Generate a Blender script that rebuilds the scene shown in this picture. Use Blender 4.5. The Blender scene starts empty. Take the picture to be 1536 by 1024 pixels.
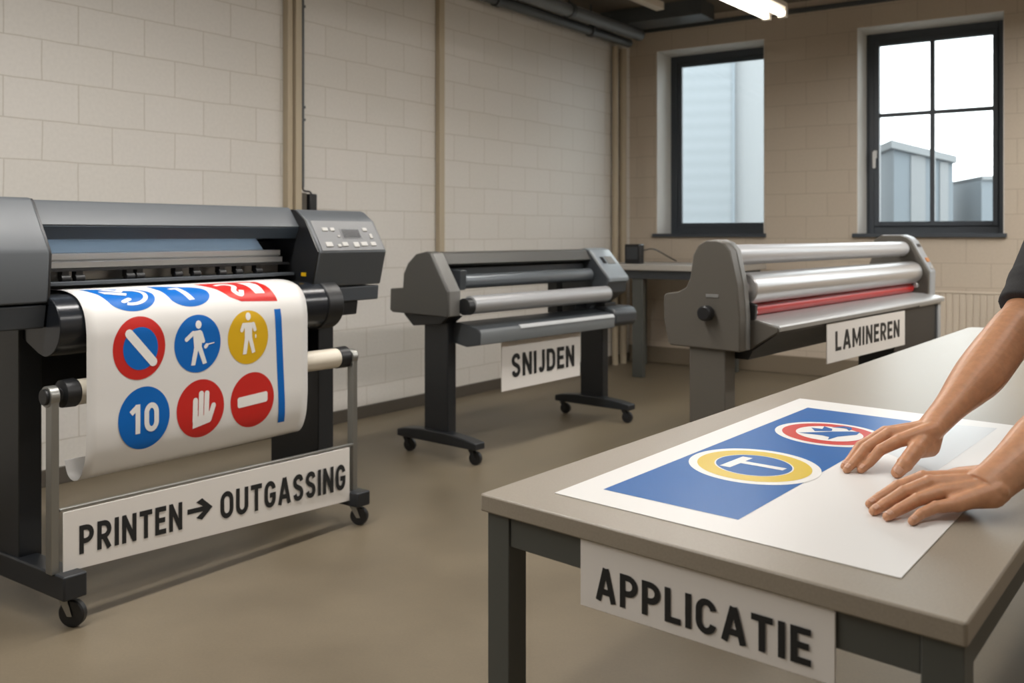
import bpy, bmesh, math, random
from math import sin, cos, pi, radians, sqrt, atan2, hypot
from mathutils import Vector, Matrix
from mathutils.geometry import tessellate_polygon

random.seed(4)
scene = bpy.context.scene
COL = scene.collection

# ------------------------------------------------------------------ helpers
def srgb(r, g, b):
    f = lambda c: (c / 255 / 12.92) if c / 255 <= 0.04045 else ((c / 255 + 0.055) / 1.055) ** 2.4
    return (f(r), f(g), f(b), 1.0)

def mat(name, col, rough=0.5, metal=0.0, noise=0.0, nscale=40.0, bump=0.0, bscale=200.0, spec=0.5, coat=0.0, sss=0.0):
    m = bpy.data.materials.new(name); m.use_nodes = True
    nt = m.node_tree; N = nt.nodes; L = nt.links
    b = N['Principled BSDF']
    b.inputs['Base Color'].default_value = col
    b.inputs['Roughness'].default_value = rough
    b.inputs['Metallic'].default_value = metal
    b.inputs['Specular IOR Level'].default_value = spec
    b.inputs['Coat Weight'].default_value = coat
    if sss:
        b.inputs['Subsurface Weight'].default_value = sss
        b.inputs['Subsurface Radius'].default_value = (0.012, 0.004, 0.002)
        b.inputs['Subsurface Scale'].default_value = 0.6
    if noise or bump:
        tc = N.new('ShaderNodeTexCoord')
    if noise:
        n = N.new('ShaderNodeTexNoise'); n.inputs['Scale'].default_value = nscale; n.inputs['Detail'].default_value = 6
        L.new(tc.outputs['Object'], n.inputs['Vector'])
        r = N.new('ShaderNodeMapRange'); r.inputs['From Min'].default_value = 0.3; r.inputs['From Max'].default_value = 0.7
        r.inputs['To Min'].default_value = 1 - noise; r.inputs['To Max'].default_value = 1 + noise
        L.new(n.outputs['Fac'], r.inputs['Value'])
        mx = N.new('ShaderNodeMix'); mx.data_type = 'RGBA'; mx.blend_type = 'MULTIPLY'
        mx.inputs[0].default_value = 1.0
        mx.inputs[6].default_value = col
        L.new(r.outputs['Result'], mx.inputs[7])
        L.new(mx.outputs[2], b.inputs['Base Color'])
    if bump:
        n2 = N.new('ShaderNodeTexNoise'); n2.inputs['Scale'].default_value = bscale; n2.inputs['Detail'].default_value = 3
        L.new(tc.outputs['Object'], n2.inputs['Vector'])
        bp = N.new('ShaderNodeBump'); bp.inputs['Strength'].default_value = bump; bp.inputs['Distance'].default_value = 0.002
        L.new(n2.outputs['Fac'], bp.inputs['Height']); L.new(bp.outputs['Normal'], b.inputs['Normal'])
    return m

def emit(name, col, strength):
    m = bpy.data.materials.new(name); m.use_nodes = True
    b = m.node_tree.nodes['Principled BSDF']
    b.inputs['Base Color'].default_value = col
    b.inputs['Emission Color'].default_value = col
    b.inputs['Emission Strength'].default_value = strength
    return m

def obj(name, bm, m, parent=None, bevel=0.0, segs=2, smooth=35, kind=None):
    bmesh.ops.recalc_face_normals(bm, faces=bm.faces)
    me = bpy.data.meshes.new(name)
    bm.to_mesh(me); bm.free()
    if smooth:
        me.shade_smooth()
        me.set_sharp_from_angle(angle=radians(smooth))
    o = bpy.data.objects.new(name, me); COL.objects.link(o)
    for k in (m if isinstance(m, (list, tuple)) else [m]): me.materials.append(k)
    if parent: o.parent = parent
    if bevel:
        md = o.modifiers.new('Bevel', 'BEVEL'); md.width = bevel; md.segments = segs
        md.limit_method = 'ANGLE'; md.angle_limit = radians(30)
    if kind: o['kind'] = kind
    return o

def thing(name, label, cat, loc=(0, 0, 0), rz=0.0, group=None):
    o = bpy.data.objects.new(name, None); COL.objects.link(o)
    o.location = loc; o.rotation_euler = (0, 0, rz); o.empty_display_size = 0.1
    tag(o, label, cat, group)
    return o

def tag(o, label, cat, group=None):
    o['label'] = label; o['category'] = cat
    if group: o['group'] = group
    return o

def struct_root(name, loc=(0, 0, 0), rz=0.0):
    o = bpy.data.objects.new(name, None); COL.objects.link(o)
    o.location = loc; o.rotation_euler = (0, 0, rz); o['kind'] = 'structure'
    return o

def box(bm, x0, x1, y0, y1, z0, z1):
    v = [bm.verts.new(p) for p in ((x0,y0,z0),(x1,y0,z0),(x1,y1,z0),(x0,y1,z0),(x0,y0,z1),(x1,y0,z1),(x1,y1,z1),(x0,y1,z1))]
    for f in ((3,2,1,0),(4,5,6,7),(0,1,5,4),(1,2,6,5),(2,3,7,6),(3,0,4,7)): bm.faces.new([v[i] for i in f])
    return bm

def prism(bm, pts, x0, x1, axis='x'):
    """closed outline pts extruded from x0 to x1; axis x: pts=(y,z); y: pts=(x,z); z: pts=(x,y)"""
    def P(a, b, c):
        return {'x': (c, a, b), 'y': (a, c, b), 'z': (a, b, c)}[axis]
    A = [bm.verts.new(P(a, b, x0)) for a, b in pts]; B = [bm.verts.new(P(a, b, x1)) for a, b in pts]
    n = len(pts)
    bm.faces.new(A); bm.faces.new(B[::-1])
    for i in range(n): bm.faces.new((A[i], B[i], B[(i+1) % n], A[(i+1) % n]))
    return bm

def cyl(bm, p0, p1, r0, r1=None, n=24, caps=True):
    r1 = r0 if r1 is None else r1
    p0, p1 = Vector(p0), Vector(p1); d = (p1 - p0).normalized()
    a = d.orthogonal().normalized(); b = d.cross(a)
    A = []; B = []
    for i in range(n):
        t = 2*pi*i/n; u = a*cos(t) + b*sin(t)
        A.append(bm.verts.new(p0 + u*r0)); B.append(bm.verts.new(p1 + u*r1))
    for i in range(n): bm.faces.new((A[i], A[(i+1) % n], B[(i+1) % n], B[i]))
    if caps: bm.faces.new(A[::-1]); bm.faces.new(B)
    return bm

def tube(bm, pts, r, n=10):
    pts = [Vector(p) for p in pts]; rings = []
    a = None
    for i, p in enumerate(pts):
        d = (pts[min(i+1, len(pts)-1)] - pts[max(i-1, 0)]).normalized()
        a = d.orthogonal().normalized() if a is None else (a - d*a.dot(d)).normalized()
        b = d.cross(a)
        rings.append([bm.verts.new(p + (a*cos(2*pi*k/n) + b*sin(2*pi*k/n))*r) for k in range(n)])
    for R, S in zip(rings, rings[1:]):
        for k in range(n): bm.faces.new((R[k], R[(k+1) % n], S[(k+1) % n], S[k]))
    bm.faces.new(rings[0][::-1]); bm.faces.new(rings[-1])
    return bm

def lathe(bm, c, axis, prof, n=28):
    """prof: list of (dist along axis, radius)"""
    c = Vector(c); d = Vector(axis).normalized(); a = d.orthogonal().normalized(); b = d.cross(a)
    rings = [[bm.verts.new(c + d*h + (a*cos(2*pi*k/n) + b*sin(2*pi*k/n))*max(r, 1e-4)) for k in range(n)] for h, r in prof]
    for R, S in zip(rings, rings[1:]):
        for k in range(n): bm.faces.new((R[k], R[(k+1) % n], S[(k+1) % n], S[k]))
    bm.faces.new(rings[0][::-1]); bm.faces.new(rings[-1])
    return bm

B = bmesh.new
def rz_of(a): return radians(90 - a)

def catmull(pts, k=8):
    out = []
    P = [pts[0]] + list(pts) + [pts[-1]]
    for i in range(1, len(P)-2):
        p0, p1, p2, p3 = P[i-1:i+3]
        for j in range(k):
            t = j/k
            out.append(tuple(0.5*((2*p1[q]) + (-p0[q]+p2[q])*t + (2*p0[q]-5*p1[q]+4*p2[q]-p3[q])*t*t + (-p0[q]+3*p1[q]-3*p2[q]+p3[q])*t**3) for q in range(len(p1))))
    out.append(tuple(pts[-1]))
    return out

# ------------------------------------------------ flat graphics: strokes, discs, polygons in 2D
def ribbon(pts, t, closed=False):
    """stroke of width t along a polyline with mitred joints -> list of quads"""
    n = len(pts); L_, R_ = [], []
    for i in range(n):
        if closed: a, b, c = pts[i-1], pts[i], pts[(i+1) % n]
        else: a, b, c = pts[max(i-1, 0)], pts[i], pts[min(i+1, n-1)]
        d1 = (b[0]-a[0], b[1]-a[1]); d2 = (c[0]-b[0], c[1]-b[1])
        if not closed and i == 0: d1 = d2
        if not closed and i == n-1: d2 = d1
        l1 = hypot(*d1) or 1; l2 = hypot(*d2) or 1
        n1 = (-d1[1]/l1, d1[0]/l1); n2 = (-d2[1]/l2, d2[0]/l2)
        m = (n1[0]+n2[0], n1[1]+n2[1]); q = m[0]*n1[0]+m[1]*n1[1]
        k = t/2/max(q, 0.45)
        L_.append((b[0]+m[0]*k, b[1]+m[1]*k)); R_.append((b[0]-m[0]*k, b[1]-m[1]*k))
    return [[L_[i], L_[(i+1) % n], R_[(i+1) % n], R_[i]] for i in range(n if closed else n-1)]

def arc(cx, cy, rx, ry, a0, a1, n=10):
    return [(cx + rx*cos(radians(a0+(a1-a0)*i/n)), cy + ry*sin(radians(a0+(a1-a0)*i/n))) for i in range(n+1)]

def ell(cx, cy, rx, ry, n=64): return [arc(cx, cy, rx, ry, 0, 360, n)[:-1]]

def capsule(a, b, r, n=10):
    ang = math.degrees(atan2(b[1]-a[1], b[0]-a[0]))
    return [arc(b[0], b[1], r, r, ang-90, ang+90, n) + arc(a[0], a[1], r, r, ang+90, ang+270, n)]

def glyph(ch, t=0.185):
    """stroke letter, cap height 1 -> (list of polygons, width)"""
    h = t/2; l = h; T = 1-h; o = []
    def add(pts, closed=False): o.extend(ribbon(pts, t, closed))
    def w_(x): return x
    if ch in 'PR':
        w = 0.60; r = w-h; mid = 0.44; rr = (T-mid)/2
        add([(l, 0), (l, 1)])
        add([(l, T), (r-rr, T)] + arc(r-rr, T-rr, rr, rr, 90, -90, 10)[1:] + [(l, mid)])
        if ch == 'R': add([(l+0.19, mid), (r+0.01, 0)])
    elif ch == 'I': w = t; add([(l, 0), (l, 1)])
    elif ch == 'N':
        w = 0.64; add([(l, 0), (l, 1)]); add([(w-h, 0), (w-h, 1)]); add([(l+0.01, 0.93), (w-h-0.01, 0.07)])
    elif ch == 'T': w = 0.58; add([(0, T), (w, T)]); add([(w/2, 0), (w/2, 1)])
    elif ch == 'E':
        w = 0.52; add([(l, 0), (l, 1)]); add([(l, T), (w, T)]); add([(l, h), (w, h)]); add([(l, 0.51), (w-0.05, 0.51)])
    elif ch == 'L': w = 0.50; add([(l, 0), (l, 1)]); add([(l, h), (w, h)])
    elif ch in 'O0':
        w = 0.64 if ch == 'O' else 0.58; rx = (w-t)/2; ry = 0.26
        add(arc(w/2, T-ry, rx, ry, 180, 0, 12) + arc(w/2, h+ry, rx, ry, 0, -180, 12), True)
    elif ch == 'U':
        w = 0.62; rx = (w-t)/2; add([(l, 1), (l, h+0.24)] + arc(w/2, h+0.24, rx, 0.24, 180, 360, 12)[1:] + [(w-h, 1)])
    elif ch in 'CG':
        w = 0.61; rx = (w-t)/2; ry = 0.26
        top = arc(w/2, T-ry, rx, ry, 10, 180, 14); bot = arc(w/2, h+ry, rx, ry, 180, 350 if ch == 'C' else 360, 14)
        add(top + bot + ([(w-h, 0.5)] if ch == 'G' else []))
        if ch == 'G': add([(w/2-0.02, 0.46), (w, 0.46)])
    elif ch == 'S':
        w = 0.58
        add(catmull([(w-h, 0.74), (w-0.15, 0.87), (w/2, T+0.005), (0.16, 0.86), (h, 0.73), (0.15, 0.585), (w/2, 0.505), (w-0.15, 0.42), (w-h, 0.27), (w-0.16, 0.135), (w/2, h-0.005), (0.15, 0.13), (h, 0.26)], 6))
    elif ch == 'A':
        w = 0.70; add([(h*0.95, 0), (w/2-0.01, 1)]); add([(w-h*0.95, 0), (w/2+0.01, 1)]); add([(0.17, 0.29), (w-0.17, 0.29)])
    elif ch == 'J':
        w = 0.44; rx = (w-t)/2; add([(w-h, 1), (w-h, h+0.2)] + arc(w/2, h+0.2, rx, 0.2, 0, -165, 12)[1:])
    elif ch == 'D':
        w = 0.62; r = w-h; add([(l, 0), (l, 1)])
        add([(l, T), (r-0.24, T)] + arc(r-0.24, T-0.26, 0.24, 0.26, 90, 0, 8)[1:] + arc(r-0.24, h+0.26, 0.24, 0.26, 0, -90, 8) + [(l, h)])
    elif ch == 'M':
        w = 0.78; add([(l, 0), (l, 1)]); add([(w-h, 0), (w-h, 1)]); add([(l, 0.95), (w/2, 0.22), (w-h, 0.95)])
    elif ch == '1': w = 0.36; add([(w-h, 0), (w-h, 1)]); add([(0.0, 0.72), (w-h, 0.93)])
    else: w = 0.3
    return o, w

def text2d(s, x0, x1, y0, y1, gap=0.13):
    out = []; x = 0; gs = []
    for ch in s:
        g, w = glyph(ch); gs.append((g, x)); x += w + gap
    W = x - gap; sx = (x1-x0)/W; sy = y1-y0
    for g, gx in gs:
        for poly in g: out.append([(x0 + (px+gx)*sx, y0 + py*sy) for px, py in poly])
    return out

def decal(name, polys, f, m, parent, lift, cell=0.0):
    """2D polygons carried onto a surface f(a,b,lift)->point; cell>0 cuts them small enough to bend"""
    bm = B()
    for i, poly in enumerate(polys):                # a hair of lift each, so crossing strokes never coincide
        vs = [bm.verts.new((p[0], p[1], i*2e-5)) for p in poly]
        try: bm.faces.new(vs)
        except ValueError: pass
    if cell:
        bmesh.ops.triangulate(bm, faces=bm.faces[:])
        for _ in range(6):
            long_ = [e for e in bm.edges if e.calc_length() > cell]
            if not long_: break
            bmesh.ops.subdivide_edges(bm, edges=long_, cuts=1)
            bmesh.ops.triangulate(bm, faces=[q for q in bm.faces if len(q.verts) > 3])
    for v in bm.verts: v.co = Vector(f(v.co.x, v.co.y, lift + v.co.z))
    return obj(name, bm, m, parent, smooth=30)

# ------------------------------------------------------------------ materials
M = {}
M['printer'] = mat('printer_grey', srgb(79, 83, 87), 0.42, bump=0.08, bscale=900)
M['printer_low'] = mat('printer_dark_grey', srgb(66, 71, 77), 0.45)
M['printer_lip'] = mat('printer_blue_grey', srgb(62, 74, 86), 0.4)
M['panel'] = mat('panel_grey', srgb(112, 113, 115), 0.45)
M['button'] = mat('button_grey', srgb(176, 175, 172), 0.4)
M['black'] = mat('black_plastic', srgb(24, 25, 27), 0.4)
M['blackgloss'] = mat('black_gloss', srgb(30, 33, 38), 0.22)
M['blackmetal'] = mat('black_metal', srgb(31, 34, 38), 0.42)
M['window_strip'] = mat('tinted_strip', srgb(146, 160, 172), 0.22, 0.2)
M['chrome'] = mat('brushed_steel', srgb(212, 214, 216), 0.3, 0.35)
M['tray_face'] = mat('tray_face_grey', srgb(108, 112, 114), 0.36, 0.2)
M['strip'] = mat('pale_strip', srgb(182, 185, 187), 0.4)
M['alu'] = mat('aluminium', srgb(186, 187, 187), 0.36, 0.4)
M['post'] = mat('zinc_post', srgb(150, 150, 146), 0.35, 0.8)
M['tube'] = mat('cream_tube', srgb(214, 206, 190), 0.4)
M['paper'] = mat('vinyl_white', srgb(223, 221, 218), 0.38, bump=0.03, bscale=500)
M['white'] = mat('print_white', srgb(233, 231, 228), 0.36)
M['red'] = mat('print_red', srgb(193, 32, 26), 0.36)
M['blue'] = mat('print_blue', srgb(0, 98, 182), 0.42, spec=0.3)
M['yellow'] = mat('print_yellow', srgb(212, 168, 10), 0.36)
M['board'] = mat('sign_board', srgb(226, 222, 217), 0.5)
M['ink'] = mat('sign_ink', srgb(24, 26, 28), 0.5)
M['cutter'] = mat('cutter_grey', srgb(74, 73, 70), 0.45)
M['cutter_band'] = mat('cutter_band', srgb(110, 109, 106), 0.42)
M['cutter_blue'] = mat('cutter_blue_grey', srgb(128, 136, 142), 0.32)
M['cutter_dark'] = mat('cutter_dark', srgb(58, 62, 66), 0.4)
M['roller_dark'] = mat('roller_dark', srgb(118, 124, 130), 0.22, 0.5)
M['roller'] = mat('roller_silver', srgb(172, 173, 175), 0.34, 0.35)
M['lam'] = mat('laminator_olive_grey', srgb(88, 84, 77), 0.5)
M['lam_band'] = mat('laminator_band', srgb(122, 122, 120), 0.45)
M['lam_light'] = mat('laminator_light', srgb(158, 162, 166), 0.38)
M['lroller'] = mat('laminating_roller', srgb(196, 197, 200), 0.33, 0.25)
M['proller'] = mat('polished_roller', srgb(206, 205, 206), 0.3, 0.75)
M['redroller'] = mat('red_rubber', srgb(176, 30, 28), 0.35)
M['tabletop'] = mat('table_laminate', srgb(148, 139, 125), 0.36, noise=0.07, nscale=260, bump=0.12, bscale=700)
M['tableedge'] = M['tabletop']
M['tableleg'] = mat('table_steel', srgb(78, 80, 76), 0.45)
M['winframe'] = mat('window_anthracite', srgb(62, 69, 77), 0.42)
M['plaster'] = mat('white_plaster', srgb(222, 221, 217), 0.7)
M['handle'] = mat('white_handle', srgb(215, 215, 213), 0.35)
M['duct'] = mat('beige_duct', srgb(178, 165, 142), 0.55)
M['pipe'] = mat('dark_pipe', srgb(70, 74, 76), 0.4)
M['greypipe'] = mat('grey_pipe', srgb(104, 108, 110), 0.42)
M['lamp_body'] = mat('lamp_body', srgb(205, 196, 182), 0.45)
M['ceil'] = mat('ceiling_grey', srgb(110, 101, 88), 0.8, noise=0.06, nscale=4)
M['basel'] = mat('dark_skirting', srgb(82, 76, 68), 0.5)
M['baseb'] = mat('brown_skirting', srgb(122, 110, 92), 0.55)
M['radiator'] = mat('beige_radiator', srgb(204, 192, 175), 0.5)
M['backtop'] = mat('back_table_top', srgb(176, 172, 165), 0.4)
M['facade'] = mat('pale_cladding', srgb(128, 131, 133), 0.7)
M['facade2'] = mat('blue_grey_cladding', srgb(112, 120, 126), 0.7)
M['asphalt'] = mat('pale_paving', srgb(110, 110, 110), 0.9)
M['sleeve'] = mat('charcoal_knit', srgb(46, 46, 47), 0.85, noise=0.25, nscale=420, bump=0.35, bscale=900)
M['trouser'] = mat('dark_cloth', srgb(40, 44, 54), 0.85)
M['hair'] = mat('brown_hair', srgb(52, 36, 24), 0.6)
M['nail'] = mat('fingernail', srgb(206, 160, 134), 0.32)
M['led'] = emit('cool_led', (0.80, 0.90, 1.0, 1), 9.0)  # glow of the strip added inside the printer opening
M['tubeglow'] = emit('lamp_tube', (1.0, 0.93, 0.82, 1), 5.0)

def skin():
    m = mat('skin', srgb(198, 146, 111), 0.43, noise=0.09, nscale=70, bump=0.12, bscale=420, sss=0.12)
    return m
M['skin'] = skin()

def block_wall(name, c1, c2, mort, ox, oz):
    m = bpy.data.materials.new(name); m.use_nodes = True
    nt = m.node_tree; N = nt.nodes; L = nt.links; b = N['Principled BSDF']; b.inputs['Roughness'].default_value = 0.62
    tc = N.new('ShaderNodeTexCoord'); sp = N.new('ShaderNodeSeparateXYZ'); cb = N.new('ShaderNodeCombineXYZ')
    ax = N.new('ShaderNodeMath'); ax.operation = 'ADD'; ax.inputs[1].default_value = ox
    az = N.new('ShaderNodeMath'); az.operation = 'ADD'; az.inputs[1].default_value = oz
    L.new(tc.outputs['Object'], sp.inputs[0]); L.new(sp.outputs['X'], ax.inputs[0]); L.new(sp.outputs['Z'], az.inputs[0])
    L.new(ax.outputs[0], cb.inputs['X']); L.new(az.outputs[0], cb.inputs['Y'])
    # slight waviness of the hand-laid courses
    nz0 = N.new('ShaderNodeTexNoise'); nz0.inputs['Scale'].default_value = 3.0
    L.new(tc.outputs['Object'], nz0.inputs['Vector'])
    vm = N.new('ShaderNodeVectorMath'); vm.operation = 'SCALE'; vm.inputs['Scale'].default_value = 0.016
    L.new(nz0.outputs['Color'], vm.inputs[0])
    va = N.new('ShaderNodeVectorMath'); va.operation = 'ADD'
    L.new(cb.outputs[0], va.inputs[0]); L.new(vm.outputs[0], va.inputs[1])
    br = N.new('ShaderNodeTexBrick'); br.offset = 0.5; br.squash = 1.0
    br.inputs['Scale'].default_value = 1.0; br.inputs['Brick Width'].default_value = 0.37; br.inputs['Row Height'].default_value = 0.2
    br.inputs['Mortar Size'].default_value = 0.0042; br.inputs['Mortar Smooth'].default_value = 0.6
    br.inputs['Color1'].default_value = c1; br.inputs['Color2'].default_value = c2; br.inputs['Mortar'].default_value = mort
    L.new(va.outputs[0], br.inputs['Vector'])
    nz = N.new('ShaderNodeTexNoise'); nz.inputs['Scale'].default_value = 55; nz.inputs['Detail'].default_value = 8
    L.new(tc.outputs['Object'], nz.inputs['Vector'])
    mr = N.new('ShaderNodeMapRange'); mr.inputs['To Min'].default_value = 0.92; mr.inputs['To Max'].default_value = 1.08
    L.new(nz.outputs['Fac'], mr.inputs['Value'])
    mx = N.new('ShaderNodeMix'); mx.data_type = 'RGBA'; mx.blend_type = 'MULTIPLY'; mx.inputs[0].default_value = 1
    L.new(br.outputs['Color'], mx.inputs[6]); L.new(mr.outputs['Result'], mx.inputs[7]); L.new(mx.outputs[2], b.inputs['Base Color'])
    s1 = N.new('ShaderNodeMath'); s1.operation = 'MULTIPLY'; s1.inputs[1].default_value = -1.0
    L.new(br.outputs['Fac'], s1.inputs[0])
    s2 = N.new('ShaderNodeMath'); s2.operation = 'MULTIPLY_ADD'; s2.inputs[1].default_value = 0.25
    L.new(nz.outputs['Fac'], s2.inputs[0]); L.new(s1.outputs[0], s2.inputs[2])
    bp = N.new('ShaderNodeBump'); bp.inputs['Strength'].default_value = 0.25; bp.inputs['Distance'].default_value = 0.003
    L.new(s2.outputs[0], bp.inputs['Height']); L.new(bp.outputs['Normal'], b.inputs['Normal'])
    return m
M['wall_l'] = block_wall('painted_block_cream', srgb(213, 209, 203), srgb(210, 206, 199), srgb(190, 184, 174), 0.155, 10.176)
M['wall_b'] = block_wall('painted_block_tan', srgb(197, 185, 168), srgb(194, 181, 164), srgb(177, 164, 146), 0.1, 10.176)

def floor_mat():
    m = bpy.data.materials.new('polished_concrete'); m.use_nodes = True
    nt = m.node_tree; N = nt.nodes; L = nt.links; b = N['Principled BSDF']
    tc = N.new('ShaderNodeTexCoord')
    n1 = N.new('ShaderNodeTexNoise'); n1.inputs['Scale'].default_value = 1.3; n1.inputs['Detail'].default_value = 9; n1.inputs['Roughness'].default_value = 0.62
    n2 = N.new('ShaderNodeTexNoise'); n2.inputs['Scale'].default_value = 120; n2.inputs['Detail'].default_value = 4
    L.new(tc.outputs['Object'], n1.inputs['Vector']); L.new(tc.outputs['Object'], n2.inputs['Vector'])
    cr = N.new('ShaderNodeValToRGB'); cr.color_ramp.elements[0].position = 0.3; cr.color_ramp.elements[1].position = 0.72
    cr.color_ramp.elements[0].color = srgb(99, 89, 73); cr.color_ramp.elements[1].color = srgb(120, 109, 91)
    L.new(n1.outputs['Fac'], cr.inputs['Fac'])
    mr = N.new('ShaderNodeMapRange'); mr.inputs['To Min'].default_value = 0.88; mr.inputs['To Max'].default_value = 1.12
    L.new(n2.outputs['Fac'], mr.inputs['Value'])
    mx = N.new('ShaderNodeMix'); mx.data_type = 'RGBA'; mx.blend_type = 'MULTIPLY'; mx.inputs[0].default_value = 1
    L.new(cr.outputs['Color'], mx.inputs[6]); L.new(mr.outputs['Result'], mx.inputs[7]); L.new(mx.outputs[2], b.inputs['Base Color'])
    r2 = N.new('ShaderNodeMapRange'); r2.inputs['To Min'].default_value = 0.32; r2.inputs['To Max'].default_value = 0.52
    L.new(n1.outputs['Fac'], r2.inputs['Value']); L.new(r2.outputs['Result'], b.inputs['Roughness'])
    b.inputs['Specular IOR Level'].default_value = 0.4
    return m
M['floor'] = floor_mat()

def glass_mat():
    m = bpy.data.materials.new('window_glass'); m.use_nodes = True
    nt = m.node_tree; N = nt.nodes; L = nt.links
    for n in list(N): N.remove(n)
    out = N.new('ShaderNodeOutputMaterial'); tr = N.new('ShaderNodeBsdfTransparent'); gl = N.new('ShaderNodeBsdfGlossy')
    tr.inputs['Color'].default_value = (0.93, 0.96, 0.96, 1); gl.inputs['Roughness'].default_value = 0.03
    fr = N.new('ShaderNodeFresnel'); fr.inputs['IOR'].default_value = 1.45
    mx = N.new('ShaderNodeMixShader'); L.new(fr.outputs[0], mx.inputs[0]); L.new(tr.outputs[0], mx.inputs[1]); L.new(gl.outputs[0], mx.inputs[2])
    L.new(mx.outputs[0], out.inputs['Surface'])
    return m
M['glass'] = glass_mat()

# ------------------------------------------------------------------ camera
cam = bpy.data.cameras.new('camera'); camo = bpy.data.objects.new('camera', cam); COL.objects.link(camo)
camo.location = (0, 0, 1.25); camo.rotation_euler = (radians(90), 0, 0)
cam.sensor_width = 36; cam.lens = 36*1400/1536; cam.shift_y = -(512-352)/1536
cam.dof.use_dof = True; cam.dof.focus_distance = 2.1; cam.dof.aperture_fstop = 5.0
scene.camera = camo

# ------------------------------------------------------------------ room
AL, AB = 36.8, 123.46
LW = ((-0.9, 6.53, 0), rz_of(AL))          # left wall frame: x runs along the wall away from the camera, y into the wall
BW = ((1.175, 9.3, 0), rz_of(AB))          # back wall frame: x runs right along the wall from the corner, y into the wall
ZC = 3.34
bm = box(B(), -9, 3.75, 0, 0.2, 0, ZC); o = obj('wall_left', bm, M['wall_l'], kind='structure'); o.location, o.rotation_euler = LW[0], (0, 0, LW[1])
WINS = [(0.29, 1.362), (2.18, 3.315), (4.3, 5.44)]
Z0, Z1, WD = 1.25, 3.045, 0.42
bm = B()
edges = [-0.3] + [e for w in WINS for e in w] + [7.6]
for i in range(0, len(edges), 2): box(bm, edges[i], edges[i+1], 0, WD, 0, ZC)
for a, b_ in WINS: box(bm, a, b_, 0, WD, 0, Z0); box(bm, a, b_, 0, WD, Z1, ZC)
o = obj('wall_back', bm, M['wall_b'], kind='structure'); o.location, o.rotation_euler = BW[0], (0, 0, BW[1])
# right wall parallel to the left wall, front wall behind the camera
sL = Vector((sin(radians(AL)), cos(radians(AL)), 0)); tL = Vector((cos(radians(AL)), -sin(radians(AL)), 0))
o0 = Vector((-0.9, 6.53, 0))
pr = o0 + tL*7.0
bm = box(B(), -9, 3.75, -0.2, 0, 0, ZC); o = obj('wall_right', bm, M['wall_b'], kind='structure'); o.location = pr; o.rotation_euler = (0, 0, LW[1])
bm = box(B(), -0.3, 7.6, -0.2, 0, 0, ZC); o = obj('wall_front', bm, M['wall_b'], kind='structure'); o.location = Vector((1.175, 9.3, 0)) - sL*12.0; o.rotation_euler = (0, 0, BW[1])
def room_slab(name, z0, z1, m):
    bm = B(); c = [o0 + sL*3.8 - tL*0.2, o0 + sL*3.8 + tL*7.2, o0 - sL*9 + tL*7.2, o0 - sL*9 - tL*0.2]
    c[0] = c[0] + sL*0.2; c[1] = c[1] + sL*0.6
    prism(bm, [(p.x, p.y) for p in c], z0, z1, 'z'); return obj(name, bm, m, kind='structure')
room_slab('floor', -0.1, 0, M['floor']); room_slab('ceiling', ZC, ZC+0.12, M['ceil'])
bm = box(B(), -9, 3.46, -0.014, 0, 0, 0.085); o = obj('baseboard_left', bm, M['basel'], bevel=0.004, kind='structure'); o.location, o.rotation_euler = LW[0], (0, 0, LW[1])
bm = box(B(), 0, 7.0, -0.03, 0, 0, 0.16); o = obj('baseboard_back', bm, M['baseb'], bevel=0.006, kind='structure'); o.location, o.rotation_euler = BW[0], (0, 0, BW[1])
# ceiling-wall joint strip along the back wall
bm = box(B(), 0, 7.0, -0.035, 0, 3.235, 3.275); o = obj('trim_1', bm, M['pipe'], bevel=0.004, kind='structure'); o.location, o.rotation_euler = BW[0], (0, 0, BW[1])
# ceiling beams parallel to the back wall
for i, (y0, y1, z0) in enumerate([(-0.62, -0.3, 3.2), (-1.9, -1.7, 3.24), (-3.3, -3.1, 3.24)]):
    bm = box(B(), 0, 1.0 if i == 0 else 7.0, y0, y1, z0, ZC); o = obj('trim_%d' % (2+i), bm, M['pipe'] if i == 0 else M['ceil'], bevel=0.006, kind='structure'); o.location, o.rotation_euler = BW[0], (0, 0, BW[1])

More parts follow.
